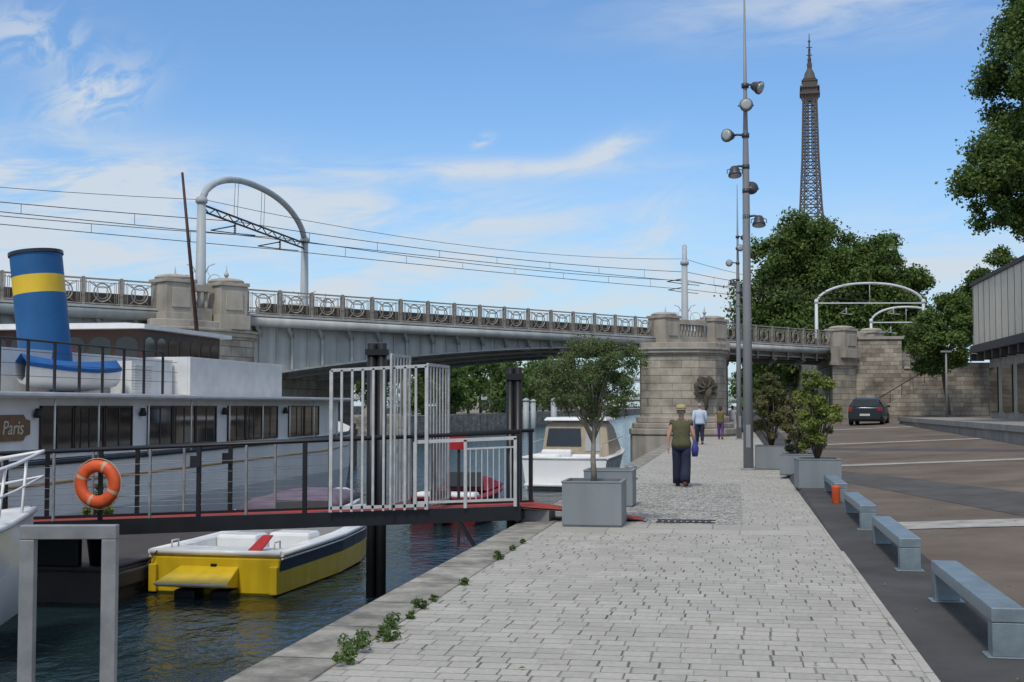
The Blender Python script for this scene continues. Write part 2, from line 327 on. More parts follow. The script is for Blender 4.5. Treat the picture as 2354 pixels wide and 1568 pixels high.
# ------------------------------------------------------------ setting: ground, river, quay
def zg(x,y): return .045*(min(x,12)-2.1)+.008*max(0,y-15)
def sheet(pts,faces,name,m,label=None):
    b=MB(); b.add(pts,faces); return solo(b,name,m,kind='structure')
sheet([(-7000,-3000,-3.2),(7000,-3000,-3.2),(7000,12000,-3.2),(-7000,12000,-3.2)],[(0,1,2,3)],'ground','earth')
wm=bpy.data.materials.new('river_water'); wm.use_nodes=True; nt2=wm.node_tree; b=nt2.nodes['Principled BSDF']
b.inputs['Base Color'].default_value=(.014,.032,.036,1); b.inputs['Roughness'].default_value=.05; b.inputs['IOR'].default_value=1.333; b.inputs['Specular IOR Level'].default_value=.5
tcw=nd(nt2,'ShaderNodeTexCoord')
hs=None
for sc,sg,am,mp_ in ((1.1,3,.6,(1,.6,1)),(4.5,4,.26,(1,.7,1)),(13,3,.05,(1,1,1))):
    mp=nd(nt2,'ShaderNodeMapping'); mp.inputs['Scale'].default_value=mp_; mp.inputs['Rotation'].default_value=(0,0,R(20)); nt2.links.new(tcw.outputs['Object'],mp.inputs['Vector'])
    n=nd(nt2,'ShaderNodeTexNoise'); n.inputs['Scale'].default_value=sc; n.inputs['Detail'].default_value=sg; n.inputs['Distortion'].default_value=.4; nt2.links.new(mp.outputs[0],n.inputs['Vector'])
    t=mth(nt2,'MULTIPLY',n.outputs['Fac'],am); hs=t if hs is None else mth(nt2,'ADD',hs,t)
bp=nd(nt2,'ShaderNodeBump'); bp.inputs['Strength'].default_value=.9; bp.inputs['Distance'].default_value=.2; nt2.links.new(hs,bp.inputs['Height']); nt2.links.new(bp.outputs[0],b.inputs['Normal'])
M['water']=wm
sheet([(-420,-60,-1.5),(-3.0,-60,-1.5),(-3.0,1600,-1.5),(-420,1600,-1.5)],[(0,1,2,3)],'river_water','water')
b=MB(); b.box(-3.06,60,-8,420,-3.2,-.03); solo(b,'quay_wall','wallq',kind='structure')
b=MB(); b.box(-3.12,-2.6,-8,420,-.35,.012); solo(b,'quay_coping','coping',kind='structure',bev=.015)
def flat(x0,x1,y0,y1,z,name,m): return sheet([(x0,y0,z),(x1,y0,z),(x1,y1,z),(x0,y1,z)],[(0,1,2,3)],name,m)
flat(-2.598,1.2,-8,17.6,0,'quay_pavement','paver')
flat(-2.598,1.2,17.6,19.05,0,'slab_pavement','slab')
flat(-2.598,.1,19.05,29,0,'cobble_pavement','cobble')
flat(.1,1.2,19.05,29,0,'quay_pavement','paver')
flat(-2.598,1.2,29,420,0,'quay_pavement','paver')
sheet([(1.2,-8,0),(2.1,-8,0),(2.1,15,0),(1.2,15,0),(2.1,160,zg(2.1,160)),(1.2,160,0)],[(0,1,2,3),(3,2,4,5)],'asphalt_strip','asphalt')
b=MB(); b.box(1.17,1.23,-8,60,-.05,.006); solo(b,'edging_strip','slab',kind='structure')
X=[2.1,12,60]; Y=[-8,15,160]
sheet([(x,y,zg(x,y)) for y in Y for x in X],[(0,1,4,3),(1,2,5,4),(3,4,7,6),(4,5,8,7)],'esplanade_road','brown')
def band(poly,name,m,dz=.005):
    sheet([(x,y,zg(x,y)+dz) for x,y in poly],[tuple(range(len(poly)))],name,m)
for y0,y1 in ((18.3,19.3),(33.8,34.5),(47.5,48.3),(65,66)): band([(2.15,y0),(8.45 if y0>38 else 11.9,y0),(8.45 if y0>38 else 11.9,y1),(2.15,y1)],'painted_road_band','whiteline',.009)
band([(2.12,33),(2.12,28.5),(4.1,19.4),(5.6,15.1),(8.2,15.1),(6.0,20),(3.6,28.5)],'asphalt_patch','asphalt2')
band([(2.12,46),(2.12,44.5),(8.4,37),(8.4,39)],'asphalt_patch','asphalt2')
b=MB()
for i in range(9): b.box(-1.14+i*.09,-1.14+i*.09+.05,19.22,19.62,.002,.012)
b.box(-1.16,-.3,19.2,19.23,.002,.014); b.box(-1.16,-.3,19.61,19.64,.002,.014)
solo(b,'drain_grate','darkiron','dark iron drain grate set flush in the paving','drain grate')
b=MB(); rs=random.Random(5)
for i in range(170):
    x=rs.uniform(1.3,7) if i%3 else rs.uniform(-2.5,1.2); y=rs.uniform(7,34); z=(zg(x,y) if x>2.1 else 0)+.012 if x>1.2 else .012
    a=rs.uniform(0,6.28); k=rs.uniform(.012,.028); c,s_=math.cos(a)*k,math.sin(a)*k
    b.add([(x-c,y-s_,z),(x+s_*.5,y-c*.5,z+.01),(x+c,y+s_,z+.004),(x-s_*.5,y+c*.5,z+.012)],[(0,1,2,3)])
solo(b,'fallen_leaves','leafyel','small dry leaves scattered on the paving','leaves',kind='stuff')
b=MB(); b.prism([(-45,128),(-34,132),(-36,620),(-48,620)],-3.2,.6); solo(b,'island_bank','rubble',kind='structure')
b=MB(); b.prism([(-420,60),(-150,150),(-120,1500),(-420,1500)],-3.2,1.5); solo(b,'far_bank','rubble',kind='structure')
# ------------------------------------------------------------ foliage
def leaves(name,clumps,n,size,mats,parent,seed=1,asp=.6,core=.25):
    rs=np.random.RandomState(seed); C=np.array(clumps); k=len(C); wts=C[:,3]**2; wts/=wts.sum()
    idx=rs.choice(k,n,p=wts); d=rs.normal(size=(n,3)); d/=np.linalg.norm(d,axis=1)[:,None]
    rad=rs.uniform(.15,1,n)**.55*(1+.22*rs.normal(size=n))
    P=C[idx,:3]+d*(C[idx,3]*rad)[:,None]*np.array([1,1,.75])
    nrm=d*.6+rs.normal(size=(n,3))*.7+np.array([0,0,.45]); nrm/=np.linalg.norm(nrm,axis=1)[:,None]
    t=np.cross(nrm,rs.normal(size=(n,3))); t/=np.linalg.norm(t,axis=1)[:,None]; u=np.cross(nrm,t)
    s=size*rs.uniform(.6,1.35,n)[:,None]
    V=np.empty((n,4,3)); V[:,0]=P-t*s; V[:,1]=P+u*s*asp+nrm*s*.15; V[:,2]=P+t*s; V[:,3]=P-u*s*asp+nrm*s*.15
    V=V.reshape(-1,3); inv=np.array(W[parent.name].inverted()); V=V@inv[:3,:3].T+inv[:3,3]
    me=bpy.data.meshes.new(name); me.vertices.add(4*n); me.vertices.foreach_set('co',V.ravel().astype(np.float32))
    me.loops.add(4*n); me.loops.foreach_set('vertex_index',np.arange(4*n,dtype=np.int32)); me.polygons.add(n)
    me.polygons.foreach_set('loop_start',np.arange(0,4*n,4,dtype=np.int32)); me.polygons.foreach_set('loop_total',np.full(n,4,dtype=np.int32))
    for m in mats: me.materials.append(M[m])
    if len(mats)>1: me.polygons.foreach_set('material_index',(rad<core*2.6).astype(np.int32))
    me.update(calc_edges=True); me.validate()
    o=bpy.data.objects.new(name,me); link(o,parent); W[o.name]=W[parent.name]; return o
def mkclumps(c,r,k,cr,seed,inner=.35):
    rs=np.random.RandomState(seed); out=[]
    for i in range(k):
        d=rs.normal(size=3); d/=np.linalg.norm(d); q=rs.uniform(inner,1)**.6
        out.append((c[0]+d[0]*r[0]*q,c[1]+d[1]*r[1]*q,c[2]+d[2]*r[2]*q,cr*rs.uniform(.6,1.3)))
    return out
def tree(base,H,crowns,n,leaf,tr,label,mats=('leaf','leafcore'),bark='bark',seed=1,nb=10,name='tree',cat='tree',cr=.3,k=40,group=None,inner=.35):
    t=thing(name,label,cat,base,group=group); cl=[]
    for i,(c,r) in enumerate(crowns): cl+=mkclumps(c,r,k,cr*min(r),seed+i,inner)
    top=Vector(crowns[0][0]); bz=Vector(base); rs=random.Random(seed); mb=MB()
    mid=bz.lerp(top,.5)+Vector((rs.uniform(-.1,.1)*H*.2,0,0))
    mb.tube([bz-Vector((0,0,.05)),bz.lerp(mid,.5)+Vector((.03*H*rs.uniform(-.5,.5),0,0)),mid,top],[tr*1.25,tr,tr*.75,tr*.15],10)
    for i in range(nb):
        q=cl[rs.randrange(len(cl))]; s=mid.lerp(top,rs.uniform(-.3,.6)); e=Vector(q[:3]); m=s.lerp(e,.5)+Vector((0,0,.05*H))
        mb.tube([s,m,e],[tr*.4,tr*.22,tr*.06],6)
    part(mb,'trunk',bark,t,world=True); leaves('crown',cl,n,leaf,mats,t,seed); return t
tree((5.5,122.7,.5),20,[((5.2,122.7,14.0),(3.9,4.2,6.2)),((8.5,124,12.8),(3.6,4,5.6)),((3.6,122,9),(3.9,4,5)),((7,122,7.5),(5,4,4)),((6.5,123,11),(4.5,4,6))],130000,.17,.45,'tall leafy plane tree beyond the stone bridge',seed=3,k=46,cr=.36,inner=.1)
tree((13.4,124,3.6),17,[((12.2,124,12.9),(3.7,4.2,5.2)),((14.8,124,10.8),(3.0,4,4.8)),((10.8,122,10),(3.8,4,5)),((15.8,125,9),(2.0,3,3.2)),((12.6,123,8),(5,4,4))],120000,.17,.4,'tall leafy plane tree above the railway wall',seed=9,k=46,cr=.36,inner=.1)
tree((3.6,135,.3),8,[((3.4,135,4.3),(4.2,4,3.4))],16000,.18,.25,'low green tree seen under the bridge span',seed=15)
tree((12.9,83.5,1.2),8,[((12.5,83.3,5.5),(2.0,2.2,1.9)),((13.1,83.8,7.0),(1.5,1.8,1.5))],36000,.09,.12,'slim green tree in front of the stone stairway',seed=21,k=34)
tree((16.6,86,1.2),11,[((15.6,86,8.2),(2.5,2.6,2.3)),((17.0,86,9.8),(2,2,1.9))],30000,.10,.16,'green tree behind the flat roofed building',seed=25,k=30)
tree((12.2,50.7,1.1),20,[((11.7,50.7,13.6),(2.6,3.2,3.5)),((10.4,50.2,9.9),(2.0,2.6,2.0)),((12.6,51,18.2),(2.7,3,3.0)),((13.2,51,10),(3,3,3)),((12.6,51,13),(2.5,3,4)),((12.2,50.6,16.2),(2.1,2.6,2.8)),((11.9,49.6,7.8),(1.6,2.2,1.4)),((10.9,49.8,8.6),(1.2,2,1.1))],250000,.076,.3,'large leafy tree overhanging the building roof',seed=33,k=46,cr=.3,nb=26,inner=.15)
isl=thing('tree_row','far row of dense dark trees on the river island','trees',(-38,140,.6)); isl['kind']='stuff'
cl=[]
for i in range(26): cl+=mkclumps((-36.5-random.uniform(-1.5,5),134+i*9+random.uniform(-2,2),6.+random.uniform(-1,1)),(4,5,5.5),16,1.5,100+i,.1)
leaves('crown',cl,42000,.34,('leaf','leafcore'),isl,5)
b=MB()
for i in range(26): b.tube([(-36.8,134+i*9,.5),(-37,134+i*9,6)],[.25,.12],6)
part(b,'trunk','bark',isl,world=True)
tr2=thing('tree_row','distant hazy trees along the far river bank','trees',(-140,400,1.5)); tr2['kind']='stuff'
cl=[]
for i in range(40): cl+=mkclumps((-118+random.uniform(-15,5)-i*.3,160+i*26,7),(9,12,7),8,3.5,200+i,.1)
for i in range(14): cl+=mkclumps((-100+i*8,1230,8),(8,8,8),6,4,300+i,.1)
for i in range(24): cl+=mkclumps((6+random.uniform(-2,4),150+i*16,5),(4,8,5),8,2.,400+i,.1)
leaves('crown',cl,26000,.6,('leaf','leafcore'),tr2,6)
# ------------------------------------------------------------ bridge
A=Vector((-20.8,53.3,0)); d=Vector((.596,.803,0)); ANG=math.atan2(.803,.596); LS=-4.0
def bp_(s,w_,z): return (A.x+d.x*s,A.y+d.y*s+w_,z)
br=thing('railway_bridge','grey steel railway bridge with stone piers and ornate railing','bridge',(-4.5,75,0))
def zb(s):
    if s<LS: return 5.05-2.05*min(1,max(0,(s+37.4)/33.4))**2
    if s<=27.4: return 5.05-2.05*((27.4-s)/27.4)**2
    return 4.95
def sbox(mb,s0,s1,w0,w1,z0,z1,mi=0):
    p=[bp_(s0,w0,0),bp_(s1,w0,0),bp_(s1,w1,0),bp_(s0,w1,0)]; mb.prism([(q[0],q[1]) for q in p],z0,z1,mi)
b=MB(); sbox(b,-42,46,.15,14.9,5.22,5.68); part(b,'deck','conc',br,world=True)
def girder(w0,s0,s1,n):
    b=MB()
    for i in range(n):
        a=s0+(s1-s0)*i/n; c=s0+(s1-s0)*(i+1)/n
        P=[bp_(a,w0,zb(a)),bp_(c,w0,zb(c)),bp_(c,w0,5.22),bp_(a,w0,5.22)]; Q=[(x,y+.12,z) for x,y,z in P]
        b.add(P+Q,[(0,1,2,3),(7,6,5,4),(0,4,5,1)],0)
        P=[bp_(a,w0-.22,zb(a)-.09),bp_(c,w0-.22,zb(c)-.09),bp_(c,w0+.34,zb(c)-.09),bp_(a,w0+.34,zb(a)-.09)]
        Q=[(x,y,z+.085) for x,y,z in P]; b.add(P+Q,[(3,2,1,0),(4,5,6,7),(0,1,5,4),(2,3,7,6)],0)
    if w0<1:
        for s in np.arange(s0+.6,s1-.3,1.65):
            z0=zb(s); b.beam(bp_(s,.62,z0),bp_(s,.62,5.2),.1,.2); b.beam(bp_(s,.6,4.75),bp_(s,.06,5.18),.1,.16)
            b.beam(bp_(s+.82,.68,z0+.05),bp_(s+.82,.68,5.2),.05,.08)
    part(b,'girder','steel',br,world=True)
for w0 in (.75,5.2,9.8,14.2): girder(w0,-42,LS,20); girder(w0,0,27.4,24); girder(w0,33.4,46,6)
b=MB()
for s in np.arange(-40,45,3.3):
    if LS<s<0 or 27<s<34: continue
    b.beam(bp_(s,.9,4.9),bp_(s,14.1,4.9),.16,.5)
part(b,'cross_beam','steel',br,world=True)
for s0,s1 in ((-42,LS-.1),(.1,27.3),(33.5,45.9)):
    for w0 in (-.02,15.1):
        b=MB(); b.tube([bp_(s0,w0,5.36),bp_(s1,w0,5.36)],.22,14)
        b.beam(bp_(s0,w0+.02,5.62),bp_(s1,w0+.02,5.62),.34,.1)
        part(b,'edge_pipe','steel',br,world=True)
PL=1.6
b=MB(); b.box(0,PL,-.05,.05,1.0,1.06); b.box(0,PL,-.04,.04,.03,.08); b.box(0,PL,-.02,.02,.88,.905)
b.box(-.05,.05,-.06,.06,0,1.1); b.box(.1,.125,-.02,.02,.1,.98); b.box(PL-.125,PL-.1,-.02,.02,.1,.98)
def ring(cx,cz,r,t,a0=0,a1=2*math.pi,n=22):
    P=[(cx+r*math.cos(a0+(a1-a0)*i/n),0,cz+r*math.sin(a0+(a1-a0)*i/n)) for i in range(n+1)]
    if abs(a1-a0-2*math.pi)<.01: b.tube(P[:-1],t,6,closed=True)
    else: b.tube(P,t,6)
ring(PL/2,.5,.36,.028); ring(PL/2,.5,.25,.014)
ring(PL/2-.62,.5,.44,.016,-1.1,1.1,10); ring(PL/2+.62,.5,.44,.016,math.pi-1.1,math.pi+1.1,10)
ring(PL/2,1.44,.75,.018,-2.4,-.75,10)
for t in range(6):
    a=R(60*t); b.beam((PL/2+.25*math.cos(a),0,.5+.25*math.sin(a)),(PL/2+.36*math.cos(a),0,.5+.36*math.sin(a)),.016)
for q in (.2,.27): b.box(q,q+.016,-.01,.01,.1,.88); b.box(PL-q-.016,PL-q,-.01,.01,.1,.88)
pm=mesh('railing_panel',b,['railsteel'])
inv=W[br.name].inverted()
def panels(s0,s1,w0):
    n=max(1,round((s1-s0)/1.65)); st=(s1-s0)/n
    for i in range(n):
        o=bpy.data.objects.new('railing_panel',pm); o.location=inv@Vector(bp_(s0+i*st,w0,5.68)); o.rotation_euler=(0,0,ANG); o.scale=(st/PL,1,1); link(o,br)
for w0 in (0,15.1): panels(.1,27.3,w0); panels(33.6,45.8,w0)
panels(-33,LS-.1,0); panels(-20,LS-.1,15.1)
for s0,s1 in ((-42,LS-.5),(.5,27),(33.8,45)):
    b=MB(); b.beam(bp_(s0,.9,5.95),bp_(s1,.9,5.95),.3,.5); part(b,'cable_duct','darkclad',br,world=True)
nose=[(-5.3,73.8),(-5.15,72.8),(-4.6,72.25),(-3.4,72.05),(-2.0,72.2),(-1.05,73.0),(-.55,74.6),(-.5,93.5),(-5.3,90.5)]
noseL=[bp_(LS-.3,-.5,0)[:2],bp_(LS+.3,-1.5,0)[:2],bp_(LS+1.3,-2.15,0)[:2],bp_(-1.6,-2.2,0)[:2],bp_(-.55,-1.5,0)[:2],bp_(.2,-.35,0)[:2],bp_(.2,15.5,0)[:2],bp_(LS-.3,15.5,0)[:2]]
def area(p): return sum(p[i-1][0]*p[i][1]-p[i][0]*p[i-1][1] for i in range(len(p)))
def off(poly,k):
    out=[]; n=len(poly)
    for i in range(n):
        p0=Vector(poly[i-1]);p1=Vector(poly[i]);p2=Vector(poly[(i+1)%n])
        n1=(p1-p0).normalized(); n2=(p2-p1).normalized(); nn=(Vector((n1.y,-n1.x))+Vector((n2.y,-n2.x))).normalized()
        out.append((p1.x+nn.x*k,p1.y+nn.y*k))
    return out
def pier(P):
    if area(P)<0: P=P[::-1]
    b=MB(); b.prism(P,-3.2,4.5,0); part(b,'pier','stone',br,world=True,bev=.03)
    b=MB(); b.prism(off(P,.08),4.5,4.6); b.prism(off(P,.18),4.602,4.78); b.prism(off(P,.26),4.782,4.9); b.prism(off(P,.02),4.902,5.19)
    part(b,'cornice','stone_plain',br,world=True,bev=.03)
    b=MB()
    for k,z0,z1 in ((.55,-3.2,.1),(.62,.102,.45),(.45,.452,.75),(.22,.752,1.1)): b.prism(off(P,k),z0,z1)
    part(b,'plinth','stone_plain',br,world=True,bev=.06)
pier(nose); pier(noseL)
def pylon(s,w0,big=1.55):
    c=Vector(bp_(s,w0,0)); m=Matrix.Translation(c)@Matrix.Rotation(ANG,4,'Z'); h=big/2
    b=MB()
    b.box(-h,h,-h,h,4.9,5.5); b.box(-h+.1,h-.1,-h+.1,h-.1,5.502,6.72); b.box(-h+.03,h-.03,-h+.03,h-.03,6.722,6.88)
    r=h*1.0
    b.lathe([(r*.96,6.882),(r*1.0,6.92),(r*.98,6.98),(r*.8,7.04),(r*.5,7.08),(.02,7.1)],24)
    for q in (-1,1):
        b.box(-h*.55,h*.55,q*(h-.07)-.03,q*(h-.07)+.03,5.7,6.5)
    b.xf(m); part(b,'pylon','stone_plain',br,world=True,bev=.02)
def balus(s0,s1,w0):
    b=MB(); L_=(Vector(bp_(s1,w0,0))-Vector(bp_(s0,w0,0))).length
    b.box(0,L_,-.22,.22,5.2,5.75); b.box(0,L_,-.2,.2,6.45,6.72)
    n=max(2,int(L_/.3))
    for i in range(n): b.lathe([(.09,5.752),(.06,5.82),(.11,5.98),(.06,6.2),(.08,6.36),(.09,6.448)],8,(L_*(i+.5)/n,0,0))
    b.xf(Matrix.Translation(Vector(bp_(s0,w0,0)))@Matrix.Rotation(ANG,4,'Z')); part(b,'balustrade','stone_plain',br,world=True)
for s0,s1 in ((LS,0),(27.4,33.4)):
    for w0 in (-.35,15.4): pylon(s0+.75,w0,1.5); pylon(s1-.75,w0,1.5); balus(s0+1.5,s1-1.5,w0-.1)
    b=MB(); sbox(b,s0+.05,s1-.05,-.9,15.9,4.86,5.195)
    part(b,'platform','stone_plain',br,world=True)
b=MB(); p=[bp_(45.6,-1,0),bp_(51.8,-1,0),bp_(51.8,16,0),bp_(45.6,16,0)]; b.prism([(q[0],q[1]) for q in p],-.5,4.4); part(b,'abutment','stone',br,world=True)
b=MB(); sbox(b,45.3,52.1,-1.3,16.2,4.402,4.62); sbox(b,45.45,51.95,-1.15,16.1,4.622,5.2); sbox(b,45.4,46.4,-1.1,16.05,5.202,5.66); part(b,'abutment_cornice','stone_plain',br,world=True)
pylon(46.8,-.35,1.7); pylon(50.6,-.35,1.5)
b=MB(); sbox(b,47.4,50,-.6,-.2,5.2,6.7); part(b,'parapet','stone_plain',br,world=True)
# weathered sculpted relief: a half shell with hanging garland
b=MB(); rs=random.Random(9)
prof=[(.02,.06),(.4,.1),(.7,.18),(.78,.05)]; n=18
b.loft([[(r*math.cos(R(-35)+R(250)*j/n)*(1+.12*math.sin(j*2.3)),r*math.sin(R(-35)+R(250)*j/n)*(1+.12*math.cos(j*1.7)),z) for j in range(n+1)] for r,z in prof],0,True,cap=False,closed=False)
for i in range(6):
    a=R(-20+45*i)+rs.uniform(-.15,.15); q=rs.uniform(.5,.85); b.tube([(0,-.05,.1),(.3*math.cos(a),.3*math.sin(a),.22),(q*math.cos(a),q*math.sin(a),.12)],[.1,.08,.04],7)
b.tube([(.3,.1,.1),(.05,-.2,.3),(-.1,-.6,.22),(.02,-1.0,.12),(-.06,-1.4,.05)],[.12,.2,.15,.1,.04],9)
b.xf(Matrix.Translation((-1.62,72.4,2.6))@Matrix.Rotation(R(32),4,'Z')@Matrix.Rotation(R(90),4,'X')@Matrix.Scale(.95,4))
part(b,'carved_relief','stone_dark',br,world=True)
def portal(loc,rz,L_,zs,rise,label,zbase,orn=True,pr=.15,pm_='portal'):
    t=thing('catenary_portal',label,'railway gantry',loc,rz,group='railway gantries')
    H=zs-zbase; k0=pr/.15
    b=MB(); arch=[]
    for i in range(31):
        q=i/30; y=L_*q; k=abs(2*q-1); arch.append((0,y,H+rise*(1-k**2.3)**.62))
    b.tube(arch,pr,10)
    part(b,'arch',pm_,t)
    for y in (0,L_):
        b=MB(); b.tube([(0,y,0),(0,y,.5),(0,y,H+.1)],[.27*k0,.23*k0,.18*k0],12); b.lathe([(.24*k0,H-.1),(.26*k0,H),(.24*k0,H+.12),(.1*k0,H+.2)],12,(0,y,0)); b.box(-.35,.35,y-.35,y+.35,-.02,.12)
        ps=part(b,'post',pm_,t)
        if orn:
            b=MB()
            for q in (-1,1):
                b.tube([(q*.2,y,1.6),(q*.35,y,1.9),(q*.62,y,2.0)],.025,5)
                b.tube([(q*.62+.3*math.cos(a),y,1.25+.3*math.sin(a)) for a in np.linspace(0,6.28,17)[:-1]],.02,5,closed=True)
                b.tube([(q*.25,y,.3),(q*.75,y,.75),(q*.3,y,1.7)],.02,5)
                b.tube([(q*1.15,y,0),(q*1.15,y,1.5),(q*1.15,y,1.9)],[.07,.06,.015],8)
                b.lathe([(.1,0),(.11,.1),(.03,.2)],8,(q*1.15,y,1.45)); b.tube([(q*1.15,y,.9),(q*.5,y,1.1)],.02,5)
            part(b,'ironwork',pm_,ps)
    b=MB()
    if orn:
        for dz in (0,.28): b.beam((0,.1,H-.15-dz),(0,L_-.1,H-.15-dz),.07,.07)
        n=int(L_/.7)
        for i in range(n): b.beam((0,.1+i*L_/n,H-.15-(i%2)*.28),(0,.1+(i+1)*L_/n,H-.15-((i+1)%2)*.28),.035)
        for q in (.27,.3,.52,.55): 
            k=abs(2*q-1); b.tube([(0,L_*q,H-.1),(0,L_*(q+.01),H+rise*(1-k**2.3)**.62)],.011,5)
    else:
        b.beam((0,.1,H-.1),(0,L_-.1,H-.1),.08,.08)
        b.tube([(0,L_*.5,H-.1),(0,L_*.5,H+rise)],.02,5)
    part(b,'lattice_beam','darkiron' if orn else pm_,t)
    for q in (.28,.72):
        b=MB(); y=L_*q
        b.tube([(0,y,H-.43),(0,y,H-.9)],.03,6); b.tube([(-1.1,y-.15,H-.75),(0,y,H-.55),(0,y,H-.5)],.03,5); b.tube([(0,y,H-.9),(-1.1,y-.15,H-.75)],.025,5)
        for j in range(5): b.lathe([(.03,0),(.08,.02),(.03,.04)],8,(0,y,H-.86+j*.08))
        b.tube([(0,y,H-.9),(.9,y+.2,H-.98)],.022,5)
        part(b,'wire_hanger','darkiron' if orn else pm_,t)
    return t
ZB=5.7
portal(bp_(-2.5,.8,ZB),0,13.5,10.4,1.7,'pale arched steel gantry spanning the railway tracks on the bridge',ZB)
portal(bp_(30,.8,ZB),R(2.1),13.5,10.2,1.6,'pale steel gantry seen edge on above the stone pier',ZB)
portal((5.9,97.6,5.5),R(-81),7.8,9.3,1.35,'pale arched railway gantry by the trees',5.5,False,.09,'portalwhite')
portal((10.5,105,5.5),R(-84),5.4,8.3,1.1,'pale arched railway gantry behind the wall',5.5,False,.08,'portalwhite')
gp=thing('overhead_wires','thin sagging overhead railway wires strung between the gantries','overhead wires',bp_(-2.5,5,9))
for wq in (4.6,10.4):
    b=MB()
    for s0,s1 in ((-42,-2.5),(-2.5,30),(30,52)):
        for z,sag in ((10.05,.35),(9.45,.08)):
            b.tube([bp_(s0+(s1-s0)*i/12,wq,z-sag*4*(i/12)*(1-i/12)) for i in range(13)],.018,5)
        for i in range(1,8):
            q=i/8; b.tube([bp_(s0+(s1-s0)*q,wq,10.05-.35*4*q*(1-q)),bp_(s0+(s1-s0)*q,wq,9.45-.08*4*q*(1-q))],.012,4)
    part(b,'wire','darkiron',gp,world=True)
b=MB()
for s0,s1 in ((-42,-2.5),(-2.5,30),(30,52)): b.tube([bp_(s0+(s1-s0)*i/12,1.2,10.5-.7*4*(i/12)*(1-i/12)) for i in range(13)],.015,4)
part(b,'wire','darkiron',gp,world=True)
# ------------------------------------------------------------ right-hand walls, stairs, building
b=MB(); b.prism([(8.2,92),(11.2,92),(11.2,92.6),(14.6,97),(14.6,160),(3.5,160),(7,97)],-.5,5.5); solo(b,'railway_embankment','rubble',kind='structure')
b=MB(); b.box(11.2,60,92,160,-.5,3.5); solo(b,'street_terrace','rubble',kind='structure')
wt=thing('retaining_wall','old stone retaining wall beside the bridge abutment','wall',(9.5,91.6,.8))
b=MB(); b.box(8.1,11.1,91.2,91.99,-.3,6.2); b.box(11.1,30,91.3,91.99,-.3,4.2); part(b,'wall','rubble',wt,world=True)
b=MB(); b.box(8.0,11.25,91.1,92.05,6.202,6.4); b.box(11.252,30,91.2,92.05,4.202,4.35); part(b,'coping','stone_plain',wt,world=True)
stt=thing('stairway','stone stairway rising along the old wall','stairs',(11.5,90,.8))
b=MB()
for i in range(17): b.box(9.4+i*.29,9.4+(i+1)*.29-.001,88.9,91.18,.2,.85+.165*(i+1))
b.box(14.34,30,88.9,91.18,.2,3.65); part(b,'step','stone_plain',stt,world=True)
b=MB(); b.add([(9.2,88.5,.2),(14.4,88.5,.2),(14.4,88.5,4.5),(9.2,88.5,1.4),(9.2,88.88,.2),(14.4,88.88,.2),(14.4,88.88,4.5),(9.2,88.88,1.4)],[(0,1,2,3),(7,6,5,4),(3,2,6,7),(0,3,7,4),(1,5,6,2)])
b.box(14.41,30,88.5,88.88,.2,4.5); part(b,'side_wall','rubble',stt,world=True)
b=MB(); b.tube([(9.3,88.7,2.2),(14.4,88.7,5.3),(30,88.7,5.3)],.03,6)
for i in range(8): q=i/7; b.tube([(9.3+5.1*q,88.7,1.4+3.1*q),(9.3+5.1*q,88.7,2.2+3.1*q)],.02,5)
part(b,'handrail','darkiron',stt,world=True)
b=MB(); b.box(8.6,12.28,36,72,-.2,1.08); b.box(8.5,8.6,36,72,.9,1.1); solo(b,'terrace','conc',kind='structure')
bd=thing('building','low flat roofed building with beige panels above a dark base','building',(16,52,1))
b=MB(); b.box(12.6,28,25,73,4.9,8.1); part(b,'upper_storey','panel',bd,world=True)
b=MB(); b.box(12.5,28.4,24.8,73.3,8.102,8.3); part(b,'roof','darkclad',bd,world=True)
b=MB()
for i in range(33): b.box(12.585,12.6,25.1+i*1.49,25.14+i*1.49,4.9,8.09)
for i in range(11): b.box(12.7+i*1.45,12.74+i*1.45,73.002,73.02,4.9,8.09)
part(b,'cladding_joint','darkclad',bd,world=True)
b=MB(); b.box(12.45,28.1,24.9,73.12,4.5,4.898)
for i in range(25): b.box(12.5,13.2,25.4+i*2-.12,25.4+i*2+.12,4.1,4.498)
part(b,'overhang','darkclad',bd,world=True)
b=MB(); b.box(13.32,28,25.4,72.5,.8,4.49); part(b,'ground_floor_wall','stone_plain',bd,world=True)
for i in range(13):
    b=MB(); b.box(13.25,13.315,27+i*3.6,29.4+i*3.6,1.4,3.7); part(b,'window','glass',bd,world=True)
b=MB(); b.tube([(12.1,79,1),(12.1,79,4.8)],[.07,.05],8); b.box(11.8,12.4,78.9,79.1,4.8,4.9); solo(b,'lamp_post','pole','slim grey lamp post by the stairs','lamp post')
